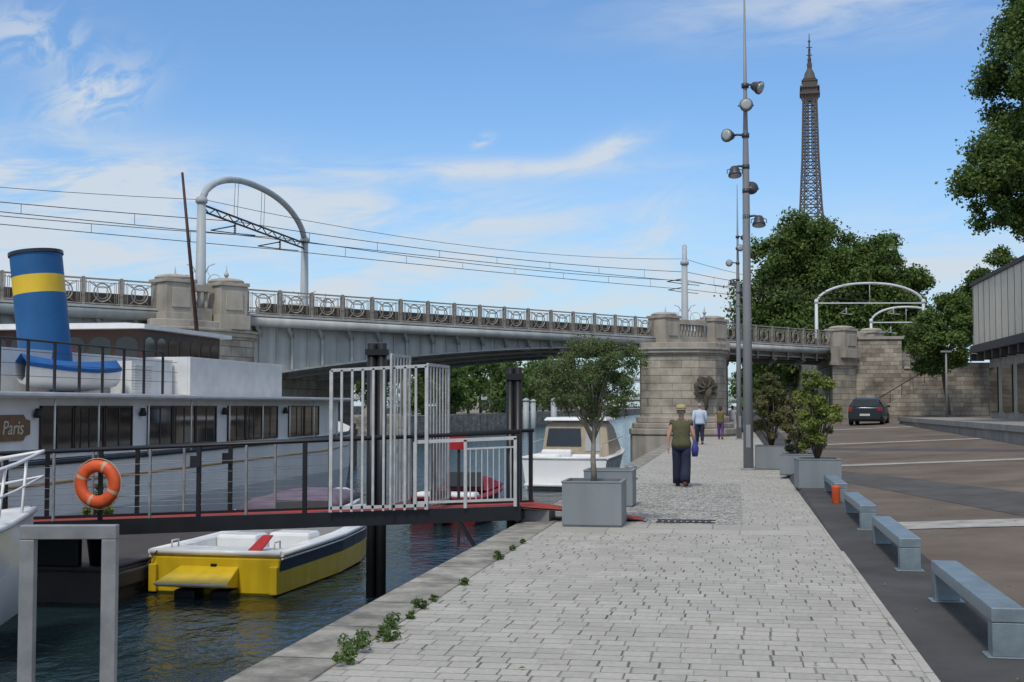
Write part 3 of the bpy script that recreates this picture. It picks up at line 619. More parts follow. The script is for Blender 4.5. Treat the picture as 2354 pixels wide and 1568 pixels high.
# ------------------------------------------------------------ iron tower
tw=thing('lattice_tower','tall brown iron lattice tower with observation platforms and antenna','tower',(67.5,1176,0),R(-3))
def hw(z):
    K=[(0,62),(57,35),(115,17.5),(150,12),(177,9.5),(220,7.3),(280,5.8)]
    for (a,p),(c,q) in zip(K,K[1:]):
        if z<=c: return p+(q-p)*(z-a)/(c-a)
    return 5.8
b=MB(); zs=[0,19,38,57,76,95,115]
z=115
while z<272: z+=max(5.5,hw(z)*.8); zs.append(min(z,280))
def leg(z): return 13 if z<57 else 9 if z<115 else max(2.4,hw(z)*.42)
for z0,z1 in zip(zs,zs[1:]):
    for r in range(4):
        rot=Matrix.Rotation(R(90*r),4,'Z')
        def P(x,y,z): return rot@Vector((x,y,z))
        a,c=hw(z0),hw(z1); wd=1.9 if z0<115 else 1.3; la,lc=leg(z0),leg(z1)
        b.beam(P(a,a,z0),P(c,c,z1),wd); b.beam(P(a,-a+la,z0),P(c,-c+lc,z1),wd*.8); b.beam(P(a,a-la,z0),P(c,c-lc,z1),wd*.8)
        b.beam(P(a,a,z0),P(c,c-lc,z1),wd*.5); b.beam(P(a,a-la,z0),P(c,c,z1),wd*.5); b.beam(P(a,-a,z0),P(c,-c+lc,z1),wd*.5); b.beam(P(a,-a+la,z0),P(c,-c,z1),wd*.5)
        if z0>=115:
            b.beam(P(c,-c,z1),P(c,c,z1),wd*.7); b.beam(P(a,-a+la,z0),P(c,c-lc,z1),wd*.5); b.beam(P(a,a-la,z0),P(c,-c+lc,z1),wd*.5)
part(b,'lattice_shaft','tower',tw)
b=MB()
for z,e in ((57,38),(115,21)): b.box(-e,e,-e,e,z-2,z+3)
part(b,'lower_platform','tower',tw)
b=MB(); b.prism([(-5.8,-5.8),(5.8,-5.8),(5.8,5.8),(-5.8,5.8)],271,277,taper=[(-8,-8),(8,-8),(8,8),(-8,8)])
b.box(-8.8,8.8,-8.8,8.8,277,279); b.box(-7.0,7.0,-7.0,7.0,279,283)
b.box(-8.4,8.4,-8.4,8.4,283,284.5); b.box(-6.4,6.4,-6.4,6.4,284.5,289); b.box(-7,7,-7,7,289,290)
for i in range(9):
    for q in (-1,1): b.box(-8.5+i*2.07,-8.2+i*2.07,q*8.4-.2,q*8.4+.2,279,283); b.box(q*8.4-.2,q*8.4+.2,-8.5+i*2.07,-8.2+i*2.07,279,283)
part(b,'observation_cabin','tower',tw)
b=MB(); b.lathe([(6.2,290),(6.0,292),(4.8,294),(4.2,297),(2.6,300),(1.8,302),(2.4,303),(1.9,305),(1.5,309),(1.9,309.5),(1.2,311),(1.0,318),(1.2,318.5),(.7,319.5),(.6,325),(1.5,326),(.5,327),(.3,333)],12)
for z in (296,305,313,320): b.box(-2.6,2.6,-.35,.35,z,z+.7); b.box(-.35,.35,-2.6,2.6,z,z+.7)
part(b,'antenna','tower',tw)
fb=thing('viaduct_bridge','distant grey two level metal viaduct crossing the river','bridge',(-30,420,-1)); b=MB()
b.box(-140,40,420,432,3.6,4.6); b.box(-140,40,424,428,9.2,10.2); b.box(-140,40,423.6,428.4,10.2,10.8)
for i in range(30): b.box(-138+i*6,-137.5+i*6,424,424.5,4.6,9.2); b.box(-138+i*6,-137.5+i*6,427.5,428,4.6,9.2); b.beam((-137.7+i*6,424.2,7.2),(-136+i*6,424.2,9.1),.3)
part(b,'deck','steel',fb,world=True)
b=MB()
for x in (-120,-84,-48,-12,18): b.box(x-2,x+2,418,434,-3,3.6)
for x in (-120,-84,-48,-12):
    for i in range(8):
        q0=i/8;q1=(i+1)/8; f=lambda q:-.6+4.2*(1-(2*q-1)**2)
        b.beam((x+2+32*q0,421,f(q0)),(x+2+32*q1,421,f(q1)),.5,.9)
part(b,'pier','stone_plain',fb,world=True)
for i,(x,y) in enumerate(((-24,150),(-21,152),(-19,190),(-27,175))):
    b=MB(); b.tube([(x,y,-3),(x,y,2.2)],.35,10); b.lathe([(.4,2.2),(.42,2.4),(.1,2.6)],10,(x,y,0)); solo(b,'mooring_post','portal','pale grey mooring post standing in the river','post',group='river mooring posts')
# ------------------------------------------------------------ lamp posts
lp=thing('lamp_post','tall tapering grey lamp mast with several round floodlights','lamp post',(.33,35.3,0),group='lamp masts along the quay')
b=MB(); b.tube([(0,0,0),(0,0,4),(0,0,8),(0,0,9.5),(0,0,13)],[.135,.115,.09,.06,.018],14); b.lathe([(.2,0),(.2,.03),(.14,.05)],16); b.box(-.06,.06,-.16,-.1,.6,1.2)
part(b,'pole','pole',lp)
def flood(z,sx,yaw,pitch,off=.36):
    dx,dy=math.cos(sx)*off,math.sin(sx)*off; K=Matrix.Scale(.84,4)
    h=MB(); h.lathe([(.05,-.02),(.12,0),(.15,.08),(.16,.14),(.21,.24),(.215,.30),(.2,.31)],18); m=Matrix.Translation((dx,dy,z))@Euler((pitch,0,yaw)).to_matrix().to_4x4()@K; h.xf(m)
    for i in (-1,1): h.tube([tuple(m@Vector((i*.0,0,0))),tuple(m@Vector((i*.24,0,.1))),tuple(m@Vector((i*.24,0,.22)))],.014,5)
    h.tube([(0,0,z),(dx*.6,dy*.6,z+.03),(dx,dy,z)],.03,6); h.lathe([(.1,-.06),(.1,.06)],10,(0,0,z))
    o=part(h,'floodlight','lampgrey',lp)
    g=MB(); g.lathe([(.195,.312),(.1,.325),(.01,.33)],18); g.xf(m); part(g,'lamp_glass','lens',o)
flood(10.3,R(0),R(60),R(115),.2); flood(9.7,R(-90),R(5),R(92),.16); flood(8.95,R(180),R(-35),R(95),.36); flood(8.1,R(180),R(10),R(165),.3); flood(7.45,R(20),R(170),R(60),.12); flood(6.75,R(0),R(0),R(165),.33)
copy_tree(lp,loc=(.18,67.2,0),rz=R(15)); copy_tree(lp,loc=(.2,99,0),rz=R(-20))
# ------------------------------------------------------------ benches
bn=thing('bench','low blue grey metal beam bench on two end legs','bench',(1.8,9.3,0),group='beam benches along the path edge')
L_=2.75
b=MB(); b.box(-.11,.11,0,L_,.24,.34); part(b,'seat','bench',bn,bev=.008)
b=MB(); b.box(-.105,.105,.003,.17,.012,.238); b.box(-.14,.14,-.01,.21,0,.012); part(b,'leg','bench',bn,bev=.005)
b=MB(); b.box(-.105,.105,L_-.17,L_-.003,.012,.238); b.box(-.14,.14,L_-.21,L_+.01,0,.012); part(b,'leg','bench',bn,bev=.005)
for y in (14.0,18.3,22.9): copy_tree(bn,loc=(1.76,y,zg(2.1,y)*.7),label='low blue grey metal beam bench beside the asphalt strip')
b=MB(); b.lathe([(.055,0),(.065,.02),(.07,.27),(.078,.3),(.07,.3),(.06,.05)],16,(1.66,22.7,.05)); solo(b,'plastic_bin','orange','small orange plastic tube at the end of a bench','bin')
# ------------------------------------------------------------ planters and plants
def planter(loc,s=.9,h=.64,label='square blue grey metal planter box on the quay',rz=0):
    t=thing('planter',label,'planter',loc,rz,group='metal planters on the quay'); k=s/2
    sq=lambda q,z:[(-q,-q,z),(q,-q,z),(q,q,z),(-q,q,z)]
    b=MB(); b.loft([sq(k-.02,0),sq(k,.03),sq(k,h-.03),sq(k+.01,h-.02),sq(k+.01,h),sq(k-.04,h),sq(k-.04,h-.08)],0,False,cap=False)
    part(b,'box','planter',t,bev=.004); b=MB(); b.box(-k+.041,k-.041,-k+.041,k-.041,h-.2,h-.07); part(b,'soil','soil',t); return t
planter((-2.0,18.75,0),.84,.64)
planter((-2.12,22.4,0),.82,.62)
planter((.97,35.9,0)); planter((1.6,26.7,.06),.82,.6,rz=R(4)); planter((1.45,31.5,.08),.82,.5,rz=R(-5))
TX,TY=-2.0,18.75
tree((TX,TY,.54),2.2,[((TX,TY,2.12),(.70,.62,.60)),((TX-.3,TY,1.88),(.5,.5,.35)),((TX-.68,TY+.1,2.05),(.28,.3,.32)),((TX+.3,TY,2.32),(.42,.5,.35)),((TX+.32,TY,1.85),(.35,.4,.3))],26000,.0175,.038,'small olive like tree growing in a square planter',mats=('leafolive',),bark='barkpale',seed=41,nb=46,cr=.27,k=40)
def shrub(loc,c,r,n,size,mats,label,seed,k=30,grp='planter shrubs'):
    t=thing('shrub',label,'shrub',loc,group=grp); rs=random.Random(seed); b=MB()
    cl=mkclumps(c,r,k,.26*min(r),seed,.15)
    for q in cl[:16]: b.tube([loc,Vector(loc).lerp(Vector(q[:3]),.5)+Vector((rs.uniform(-.05,.05),0,0)),q[:3]],[.022,.016,.006],5)
    part(b,'stem','bark',t,world=True); leaves('foliage',cl,n,size,mats,t,seed); return t
shrub((.97,35.9,.57),(.93,35.9,1.6),(.58,.55,.92),13000,.035,('leafred','leafolive'),'bushy reddish green shrub in a planter',51,38)
shrub((1.6,26.7,.58),(1.58,26.7,1.58),(.45,.45,1.0),15000,.031,('leafyel','leafolive'),'tall yellow green shrub in a planter',52,50)
shrub((1.45,31.5,.5),(1.4,31.5,1.2),(.45,.4,.7),6500,.034,('leafred','leafolive'),'low dense shrub in a planter between others',53)
for i,(x,y,s) in enumerate(((-2.55,8.35,.11),(-2.6,8.9,.17),(-2.5,9.25,.12),(-2.62,9.75,.13),(-2.58,10.25,.06),(-2.62,10.7,.09),(-2.6,11.15,.05),(-2.55,12.25,.08),(-2.6,14.3,.09),(-2.6,16,.05),(-2.6,15.2,.05))):
    t=thing('weed','small green weed sprouting from the coping joint','weed',(x,y,.01),group='weeds along the quay edge')
    leaves('foliage',mkclumps((x,y,.01+s*.4),(s*.75,s*1.2,s*.55),12,s*.28,70+i,.1),int(380*s/.12),.013,('weed',),t,80+i)
b=MB(); b.lathe([(.16,0),(.16,.03),(.1,.06),(.09,.2),(.14,.26),(.14,.3),(.03,.33)],16,(-2.4,30.4,.0)); solo(b,'mooring_bollard','galv','squat grey iron mooring bollard on the quay edge','bollard')
# ------------------------------------------------------------ ladder handrail in front
hr=thing('ladder_handrail','square grey steel handrail frame at the quay edge','handrail',(-3.26,6.05,-.3),R(12))
for x in (-.2,.2):
    b=MB(); b.box(x-.036,x+.036,-.03,.03,-1.4,1.34); part(b,'post','galv',hr,bev=.004)
b=MB(); b.box(-.236,.236,-.031,.031,1.341,1.41); part(b,'top_bar','galv',hr,bev=.004)
# ------------------------------------------------------------ boats
def boat(name,label,cat,loc,rz,L_,B,fr,cols,group=None,mid=.5,full_=False):
    t=thing(name,label,cat,loc,rz,group)
    st=[]
    for q in (0,.2,.4,.6,.75,.87,.95,1.0):
        k=max(.02,(1-max(0,(q-.35)/.65)**2.3)); ws=B/2*k
        wc=(B/2*.95*max(.01,1-max(0,(q-.34)/.655)**2.2) if full_ else B/2*.9*max(.01,1-max(0,(q-.3)/.68)**1.8)) if q<.98 else .01
        zs=fr*(1+.3*q*q); zc=.02+.35*fr*max(0,q-.5)*(1. if full_ else 1.6); zk=-.3+.55*fr*max(0,(q-.7)/.3)**1.5; st.append((q*L_,ws,wc,zs,zc,zk))
    def ringf(y,ws,wc,zs,zc,zk):
        m1=(wc*(1-mid)+ws*mid,zc+(zs-zc)*mid)
        return [(-ws,y,zs),(-m1[0],y,m1[1]),(-wc,y,zc),(0,y,zk),(wc,y,zc),(m1[0],y,m1[1]),(ws,y,zs)]
    b=MB(); b.loft([ringf(*s) for s in st],[1,0,0,0,0,1],False if full_ else True,cap=False,closed=False)
    r0=ringf(*st[0]); b.add(r0,[(0,1,2,3,4,5,6)],0)
    part(b,'hull',[cols[0],cols[1]],t)
    b=MB(); rings=[(y,ws,0,zs) for (y,ws,wc,zs,zc,zk) in st]
    for sgn in (-1,1): b.tube([(sgn*(r[1]+.01),r[0],r[3]) for r in rings],.05,8)
    b.tube([(-rings[0][1],0,rings[0][3]),(rings[0][1],0,rings[0][3])],.05,8)
    ys=[r[0] for r in rings]
    def at(y,i): return float(np.interp(y,ys,[r[i] for r in rings]))
    Y0,Y1=.09*L_,.6*L_; N=8
    def strip(ya,yb,fa):
        for i in range(N):
            y0=ya+(yb-ya)*i/N;y1=ya+(yb-ya)*(i+1)/N; fa(y0,y1)
    def full(y0,y1): b.add([(-at(y0,1),y0,at(y0,3)+.03),(at(y0,1),y0,at(y0,3)+.03),(at(y1,1),y1,at(y1,3)+.03),(-at(y1,1),y1,at(y1,3)+.03)],[(0,1,2,3)],0)
    strip(0,Y0,full); strip(Y1,L_,full)
    zf=fr*.35
    def sides(y0,y1):
        for g in (-1,1):
            o0,o1=at(y0,1)*g,at(y1,1)*g; i0,i1=(at(y0,1)-.26)*g,(at(y1,1)-.26)*g; z0,z1=at(y0,3)+.03,at(y1,3)+.03
            b.add([(o0,y0,z0),(i0,y0,z0),(i1,y1,z1),(o1,y1,z1),(i0*.97,y0,zf),(i1*.97,y1,zf)],[(0,1,2,3),(1,4,5,2)],0)
        b.add([(-(at(y0,1)-.26),y0,zf),((at(y0,1)-.26),y0,zf),((at(y1,1)-.26),y1,zf),(-(at(y1,1)-.26),y1,zf)],[(0,1,2,3)],1)
    strip(Y0,Y1,sides)
    for yy in (Y0,Y1):
        k=at(yy,1)-.26; b.add([(-k,yy,zf),(k,yy,zf),(k,yy,at(yy,3)+.03),(-k,yy,at(yy,3)+.03)],[(0,1,2,3)],0)
    part(b,'deck',[cols[2],cols[3]],t)
    return t,at
yb,at=boat('motorboat','yellow and white open motorboat with navy side stripe','boat',(-8.75,21.2,-1.5),R(-2.5),7.9,2.38,.70,['yellow','navy','gel','gel'],'moored motorboats',mid=.56,full_=True)
b=MB(); b.box(-1.17,1.17,-.04,-.003,.03,.62)
for q in (-1,1): b.prism([(q*1.1-.07,-.13),(q*1.1+.07,-.13),(q*1.1+.07,-.041),(q*1.1-.07,-.041)],.03,.5)
part(b,'transom','yellow',yb,bev=.015)
b=MB(); b.add([(-.78,-.66,.27),(.52,-.66,.27),(.52,-.66,.20),(-.78,-.66,.20),(-.62,-.045,.48),(.45,-.045,.48),(.45,-.045,.12),(-.62,-.045,.12)],[(0,3,2,1),(0,1,5,4),(1,2,6,5),(2,3,7,6),(3,0,4,7)]); part(b,'swim_platform','yellow',yb,bev=.02)
for x0 in (-.55,.1):
    b=MB(); b.box(x0,x0+.38,-.42,-.05,-.3,.12); part(b,'outdrive','black',yb,bev=.03)
b=MB(); b.box(-.79,.53,-.685,-.661,.225,.262); part(b,'platform_edge','gel',yb,bev=.008)
for q in ((.12,.92,2.0,2.6,.3,.86),(-.92,-.12,2.0,2.6,.3,.8),(-.8,.8,.72,1.2,.26,.62),(-.25,.25,3.2,3.7,.26,.6)):
    b=MB(); b.box(*q); part(b,'seat','gel',yb,bev=.06)
b=MB(); b.loft([[(-.8,3.9,.8),(.8,3.9,.8),(.85,4.7,.84),(-.85,4.7,.84)],[(-.6,4.2,1.05),(.6,4.2,1.05),(.6,4.5,1.05),(-.6,4.5,1.05)]],0,False); part(b,'console','gel',yb,bev=.05)
b=MB(); b.add([(-.7,4.25,1.04),(.7,4.25,1.04),(.6,4.05,1.3),(-.6,4.05,1.3)],[(0,1,2,3)]); part(b,'windscreen','glass',yb)
b=MB(); b.loft([[(.55,.05,.74),(.80,.05,.74),(.80,.14,.74),(.55,.14,.74)],[(.70,.35,.98),(.90,.35,.98),(.90,.42,.98),(.72,.42,.98)]],0,False); part(b,'cushion','red',yb,bev=.02)
for q in (-1,1):
    b=MB(); b.tube([(q*.95,.3,.74),(q*.95,.3,.86),(q*.95,.55,.86),(q*.95,.55,.74)],.016,5); part(b,'cleat','alu',yb)
b=MB(); b.box(-.05,.05,-.07,-.041,.42,.52); part(b,'lock','black',yb)
b=MB()
for q in (-1,1): b.tube([(q*(at(y,1)+.02),y,at(y,3)-.08) for y in (0,1.5,3,4.6,5.8,6.7,7.5)],.018,6)
part(b,'rub_rail','gel',yb)
b=MB(); b.tube([(-9.8,21.2,-.78),(-10,21.1,-1.1),(-9.95,21.0,-1.35),(-10.15,21,-1.45),(-10.5,20.9,-1.2),(-10.6,20.8,-.95)],.012,5); solo(b,'mooring_rope','black','slack dark mooring rope beside the yellow boat','rope')
rb,_=boat('motorboat','red motorboat moored behind the gangway','boat',(-7.8,34.5,-1.5),R(-3),5.2,2.0,.7,['darkred','darkred','crimson','darkclad'],'moored motorboats')
b=MB(); b.loft([[(-.8,2.2,.78),(.8,2.2,.78),(.85,3.9,.88),(-.85,3.9,.88)],[(-.6,2.6,1.12),(.6,2.6,1.12),(.5,3.1,1.15),(-.5,3.1,1.15)]],0,False); part(b,'boat_cover','crimson',rb,bev=.05)
b=MB(); b.box(-.85,.85,.2,.8,.45,.85); part(b,'seat','gel',rb,bev=.08)
b=MB(); b.add([(-.6,2.15,.9),(.6,2.15,.9),(.5,2.35,1.3),(-.5,2.35,1.3)],[(0,1,2,3)]); part(b,'windscreen','glass',rb)
b=MB(); b.box(-.25,.25,-.35,.05,.1,1.0); b.box(-.1,.1,-.4,-.2,-.3,.2); part(b,'outboard_motor','black',rb,bev=.06)
pb,_=boat('motorboat','dark motorboat under a lilac canvas cover','boat',(-10.5,29,-1.5),R(2),6,2.3,.7,['navy','whitehull','gel','lilac'],'moored motorboats')
b=MB(); b.loft([[(-1.1,.3,.75),(1.1,.3,.75),(1.05,4.4,.85),(-1.05,4.4,.85)],[(-.9,.9,.98),(.9,.9,.98),(.75,3.6,1.05),(-.75,3.6,1.05)],[(-.3,1.2,1.03),(.3,1.2,1.03),(.2,3.2,1.12),(-.2,3.2,1.12)]],0,True); part(b,'boat_cover','lilac',pb)
# white cabin cruiser
cb,at=boat('cabin_cruiser','white cabin cruiser with beige canvas canopy','boat',(-6.45,49.5,-1.5),R(-4),9,3.3,1.2,['whitehull','gel','gel','gel'],'moored motorboats')
b=MB(); b.loft([[(-1.4,2.2,1.1),(1.4,2.2,1.1),(1.3,6,1.3),(-1.3,6,1.3)],[(-1.25,2.4,2.35),(1.25,2.4,2.35),(1.1,5,2.35),(-1.1,5,2.35)],[(-1.05,2.6,2.6),(1.05,2.6,2.6),(.9,4.6,2.6),(-.9,4.6,2.6)]],0,False); part(b,'canopy','beige',cb,bev=.08)
b=MB(); b.add([(-1.18,2.245,1.6),(.25,2.245,1.6),(.2,2.355,2.3),(-1.1,2.355,2.3)],[(0,1,2,3)]); part(b,'canopy_window','glass',cb)
b=MB(); b.add([(.4,2.225,1.4),(1.0,2.225,1.4),(.95,2.355,2.3),(.4,2.355,2.3)],[(0,1,2,3)]); part(b,'canopy_window','lens',cb)
b=MB(); b.loft([[(-1.3,2.2,2.6),(1.3,2.2,2.6),(1.2,5.2,2.6),(-1.2,5.2,2.6)],[(-1.2,2.3,2.74),(1.2,2.3,2.74),(1.1,5.0,2.74),(-1.1,5.0,2.74)]],0,False); part(b,'roof','gel',cb,bev=.05)
b=MB(); b.box(-1.45,1.45,-.55,-.01,.15,.25); part(b,'swim_platform','gel',cb,bev=.03)
b=MB(); b.box(-1.35,-.2,.1,.5,.7,1.35); b.box(.25,1.35,.1,.5,.7,1.35); part(b,'stern_bench','gel',cb,bev=.08)
b=MB(); b.box(-1.1,.1,.9,1.4,.5,1.5); part(b,'seat','gel',cb,bev=.08)
b=MB()
for q in (-1,1): b.tube([(q*1.4,.2,1.3),(q*1.4,.2,1.75),(q*1.45,3,1.85),(q*1.3,6,1.9),(q*.3,8.6,2.1)],.02,6)
part(b,'rail','alu',cb)
# restaurant boat
rbz=thing('restaurant_boat','large white moored restaurant boat with dark windows and blue funnel','boat',(-17.5,30,-1.5))
st=[]
for y,hb,zt in ((6,3.4,.55),(14,3.5,.55),(30,3.5,.58),(44,3.45,.66),(48,3.0,.74),(51.5,2.0,.86),(54,.9,.98),(55.6,.05,1.08)):
    st.append([(-17.5-hb,y,zt),(-17.5-hb*.99,y,-.6),(-17.5-hb*.9,y,-1.7),(-17.5+hb*.9,y,-1.7),(-17.5+hb*.99,y,-.6),(-17.5+hb,y,zt)])
b=MB(); b.loft(st,0,False,cap=True); part(b,'hull','whitehull',rbz,world=True)
b=MB(); b.tube([(-17.5+h_+.02,y,z) for y,h_,z in ((6,3.4,.5),(14,3.5,.5),(30,3.5,.53),(44,3.45,.61),(48,3.0,.69),(51.5,2.0,.81),(54,.9,.93))],.06,6,0)
part(b,'rubbing_strake','black',rbz,world=True)
b=MB(); b.tube([(-17.5+h_+.01,y,z) for y,h_,z in ((6,3.38,.08),(14,3.48,.08),(30,3.48,.1),(44,3.42,.15),(48,2.97,.2),(51.5,1.97,.3))],.03,6); part(b,'side_stripe','ochre',rbz,world=True)
b=MB(); b.box(-20.8,-14.15,8,45.5,.6,1.86); part(b,'cabin','white',rbz,world=True)
for g0,g1,n in ((24.9,29.1,3),(29.9,34.2,3),(35.0,39.1,3),(40.1,43.2,2),(15,19.5,3)):
    for i in range(n):
        y0=g0+(g1-g0)*i/n+.06;y1=g0+(g1-g0)*(i+1)/n-.06
        b=MB(); b.box(-14.149,-14.12,y0,y1,.74,1.66); wn=part(b,'window','glass',rbz,world=True)
        b=MB()
        for (a0,a1,c0,c1) in ((y0-.04,y0,.7,1.7),(y1,y1+.04,.7,1.7),(y0-.04,y1+.04,1.661,1.7),(y0-.04,y1+.04,.70,.739)): b.box(-14.148,-14.10,a0,a1,c0,c1)
        b.box(-14.119,-14.108,(y0+y1)/2-.02,(y0+y1)/2+.02,.74,1.66)
        part(b,'window_frame','brownwood',wn,world=True)
b=MB(); b.box(-21.5,-13.75,7,46.6,1.862,1.98); b.box(-21.5,-13.68,7,46.7,1.90,1.95); part(b,'roof_ledge','offwhite',rbz,world=True)
for y in (22.8,25.1,27,29.5,32,34.6,37.2,39.6,42,44.5):
    b=MB(); b.tube([(-13.9,y,.55),(-13.9,y,1.87)],.022,6); part(b,'roof_post','white',rbz,world=True)
for y in (24.7,29.5,34.6,39.6):
    b=MB(); b.lathe([(.07,0),(.09,.05),(.05,.2)],10,(-14.05,y,1.45)); part(b,'wall_lamp','darkiron',rbz,world=True)
P=[(y,z) for y,z in ((22.35,1.06),(22.5,1.0),(24.25,1.0),(24.33,1.09),(24.5,1.12),(24.5,1.40),(24.33,1.43),(24.25,1.52),(22.5,1.52),(22.35,1.46))]
b=MB(); n=len(P); b.add([(-14.10,y,z) for y,z in P]+[(-14.148,y,z) for y,z in P],[tuple(range(n)),tuple(range(2*n-1,n-1,-1))]+[(i,i+n,(i+1)%n+n,(i+1)%n) for i in range(n)])
sg=part(b,'name_sign','signwood',rbz,world=True)
tcu=bpy.data.curves.new('sign_text','FONT'); tcu.body='Paris'; tcu.size=.40; tcu.extrude=.006; tcu.shear=.2; tcu.align_x='RIGHT'
to=bpy.data.objects.new('tmp_text',tcu); col.objects.link(to); bpy.context.view_layer.update()
tm=bpy.data.meshes.new_from_object(to.evaluated_get(bpy.context.evaluated_depsgraph_get())); bpy.data.objects.remove(to)
tm.materials.clear(); tm.materials.append(M['reflective'])
mt=W[rbz.name].inverted()@Matrix.Translation((-14.092,24.22,1.13))@Matrix.Rotation(R(90),4,'Z')@Matrix.Rotation(R(90),4,'X'); tm.transform(mt)
to=bpy.data.objects.new('sign_lettering',tm); link(to,sg)
b=MB(); b.box(-14.9,-14.82,34,41.4,1.982,3.05); b.box(-20.5,-14.9,41.3,41.4,1.982,3.05); b.box(-20.5,-14.9,34,34.08,1.982,3.05); part(b,'bulwark_panel','offwhite',rbz,world=True,bev=.01)
b=MB(); b.box(-20.2,-15.3,24.0,33.9,1.982,2.95); part(b,'upper_wall','offwhite',rbz,world=True)
b=MB(); b.box(-15.1,-14.55,29.9,32.1,1.982,2.8)
for i in range(10): b.box(-14.55,-14.52,30.0,31.0,2.05+i*.07,2.09+i*.07)
part(b,'louvred_box','white',rbz,world=True)
b=MB()
for i in range(9): b.box(-14.1,-14.05,22.2+i*1.05,22.25+i*1.05,1.98,3.02)
b.tube([(-14.08,20,3.03),(-14.08,30.7,3.03)],.025,6)
for z in (2.3,2.55,2.8): b.tube([(-14.08,20,z),(-14.08,31.5,z)],.007,4)
part(b,'upper_railing','darkiron',rbz,world=True)
b=MB(); b.box(-22,-16.15,33.8,39.3,1.982,3.82); part(b,'wheelhouse','brownwood',rbz,world=True)
b=MB(); b.loft([[(-22.2,33.4,3.822),(-15.9,33.4,3.822),(-15.9,39.7,3.822),(-22.2,39.7,3.822)],[(-22.2,33.4,3.94),(-15.9,33.4,3.94),(-15.9,39.7,3.94),(-22.2,39.7,3.94)],[(-21,34.5,4.05),(-17,34.5,4.05),(-17,38.7,4.05),(-21,38.7,4.05)]],0,False); part(b,'wheelhouse_roof','white',rbz,world=True)
def archwin(cx,cy,w_,z0,z1,ax):
    b=MB(); pts=[(-w_/2,z0),(w_/2,z0),(w_/2,z1-w_*.3)]+[(w_/2*math.cos(a),z1-w_*.3+w_*.3*math.sin(a)) for a in np.linspace(0,math.pi,9)[1:-1]]+[(-w_/2,z1-w_*.3)]
    V=[(cx,cy+p[0],p[1]) if ax=='x' else (cx+p[0],cy,p[1]) for p in pts]; b.add(V,[tuple(range(len(V)))])
    part(b,'arched_window','glass',rbz,world=True)
for i in range(7): archwin(-16.14,34.25+i*.77,.6,2.9,3.62,'x')
for i in range(7): archwin(-16.6-i*.79,33.79,.66,2.75,3.62,'y')
b=MB(); b.tube([(-16.1,37.4,3.9),(-16.55,37.2,8.8)],[.07,.04],8); part(b,'mast','rust',rbz,world=True)
b=MB(); m=Matrix.Translation((-15.6,27.9,1.98))@Matrix.Rotation(R(-7),4,'Y')
def fr(z0,z1,mi,r=.57): b.loft([[(r*math.cos(2*math.pi*j/36),r*1.1*math.sin(2*math.pi*j/36),z) for j in range(36)] for z in (z0,z1)],mi,True,cap=False)
fr(0,2.3,0); fr(2.3,2.72,1); fr(2.72,3.22,0); fr(3.22,3.3,2,.6); fr(3.22,3.3,2,.5)
b.loft([[(rr*math.cos(2*math.pi*j/36),rr*1.1*math.sin(2*math.pi*j/36),3.3) for j in range(36)] for rr in (.6,.5)],2,False,cap=False)
b.add([(.5*math.cos(2*math.pi*j/36),.55*math.sin(2*math.pi*j/36),3.0) for j in range(36)],[tuple(range(36))],2)
b.xf(m); part(b,'funnel',['blue','funyel','navy'],rbz,world=True)
b=MB(); rg=[]
for q in np.linspace(0,1,13):
    k=math.sin(math.pi*min(max(q,.03),.97))**.5; y=25.2+q*4.3; z=.1*abs(2*q-1)**2
    rg.append([(-14.75-.42*k,y,2.52+z),(-14.75-.34*k,y,2.2+z),(-14.75,y,2.02+z*1.5),(-14.75+.34*k,y,2.2+z),(-14.75+.42*k,y,2.52+z)])
b.loft(rg,0,True,cap=False,closed=False); lb=part(b,'lifeboat','white',rbz,world=True)
b=MB(); b.loft([[r_[0],((r_[0][0]+r_[4][0])/2,r_[0][1],r_[0][2]+.18),r_[4]] for r_ in rg],0,True,cap=False,closed=False)
b.loft([[(p[0]+.01,p[1],p[2]+.01),(p[0]+.02,p[1],p[2]-.08)] for p in [r_[4] for r_ in rg]],0,True,cap=False,closed=False); part(b,'lifeboat_cover','bluec',lb,world=True)
b=MB(); b.box(-16.4,-15.9,29.3,29.7,2.95,3.08); part(b,'deck_locker','red',rbz,world=True,bev=.02)
# white boat bow at the left with pulpit rail
wb,at=boat('motorboat','white motorboat with tubular bow rail beside the gangway','boat',(-10.75,7.0,-1.5),R(-6),10,2.9,1.35,['whitehull','gel','gel','deckwood'],'moored motorboats')
b=MB()
for z_ in (.75,.4):
    L1=[(-(at(y,1)*1.02),y,at(y,3)+z_) for y in (5.5,7,8,9,9.6)]+[(0,10.25,at(10,3)+z_+.05)]+[(at(y,1)*1.02,y,at(y,3)+z_) for y in (9.6,9,8,7,5.5)]
    b.tube(L1,.028 if z_>.5 else .018,8)
for q in (-1,1):
    for y in (6,7.3,8.4,9.4): b.tube([(q*at(y,1)*.95,y,at(y,3)),(q*at(y+.15,1)*1.02,y+.15,at(y,3)+.76)],.02,6)
part(b,'bow_rail','white',wb)
b=MB(); b.tube([(-9.7,16.5,-.2),(-9.45,14.,-.8),(-9.2,12.0,-1.3)],.014,5); solo(b,'mooring_rope','reflective','pale mooring rope hanging off the white bow','rope')
pt=thing('pontoon','dark floating pontoon under the gangway end','pontoon',(-11.3,21.5,-1.5)); b=MB(); b.box(-13.3,-10.1,19.9,26,-1.7,-1.0); b.box(-13.3,-10.1,19.9,26,-.998,-.93); b.box(-10.1,-10.0,19.9,26,-1.3,-1.05); part(b,'float','darkclad',pt,world=True,bev=.03)
b=MB(); b.box(-12.3,-10.6,19.95,20.1,-.93,-.2); part(b,'dark_crate','black',pt,world=True,bev=.02)
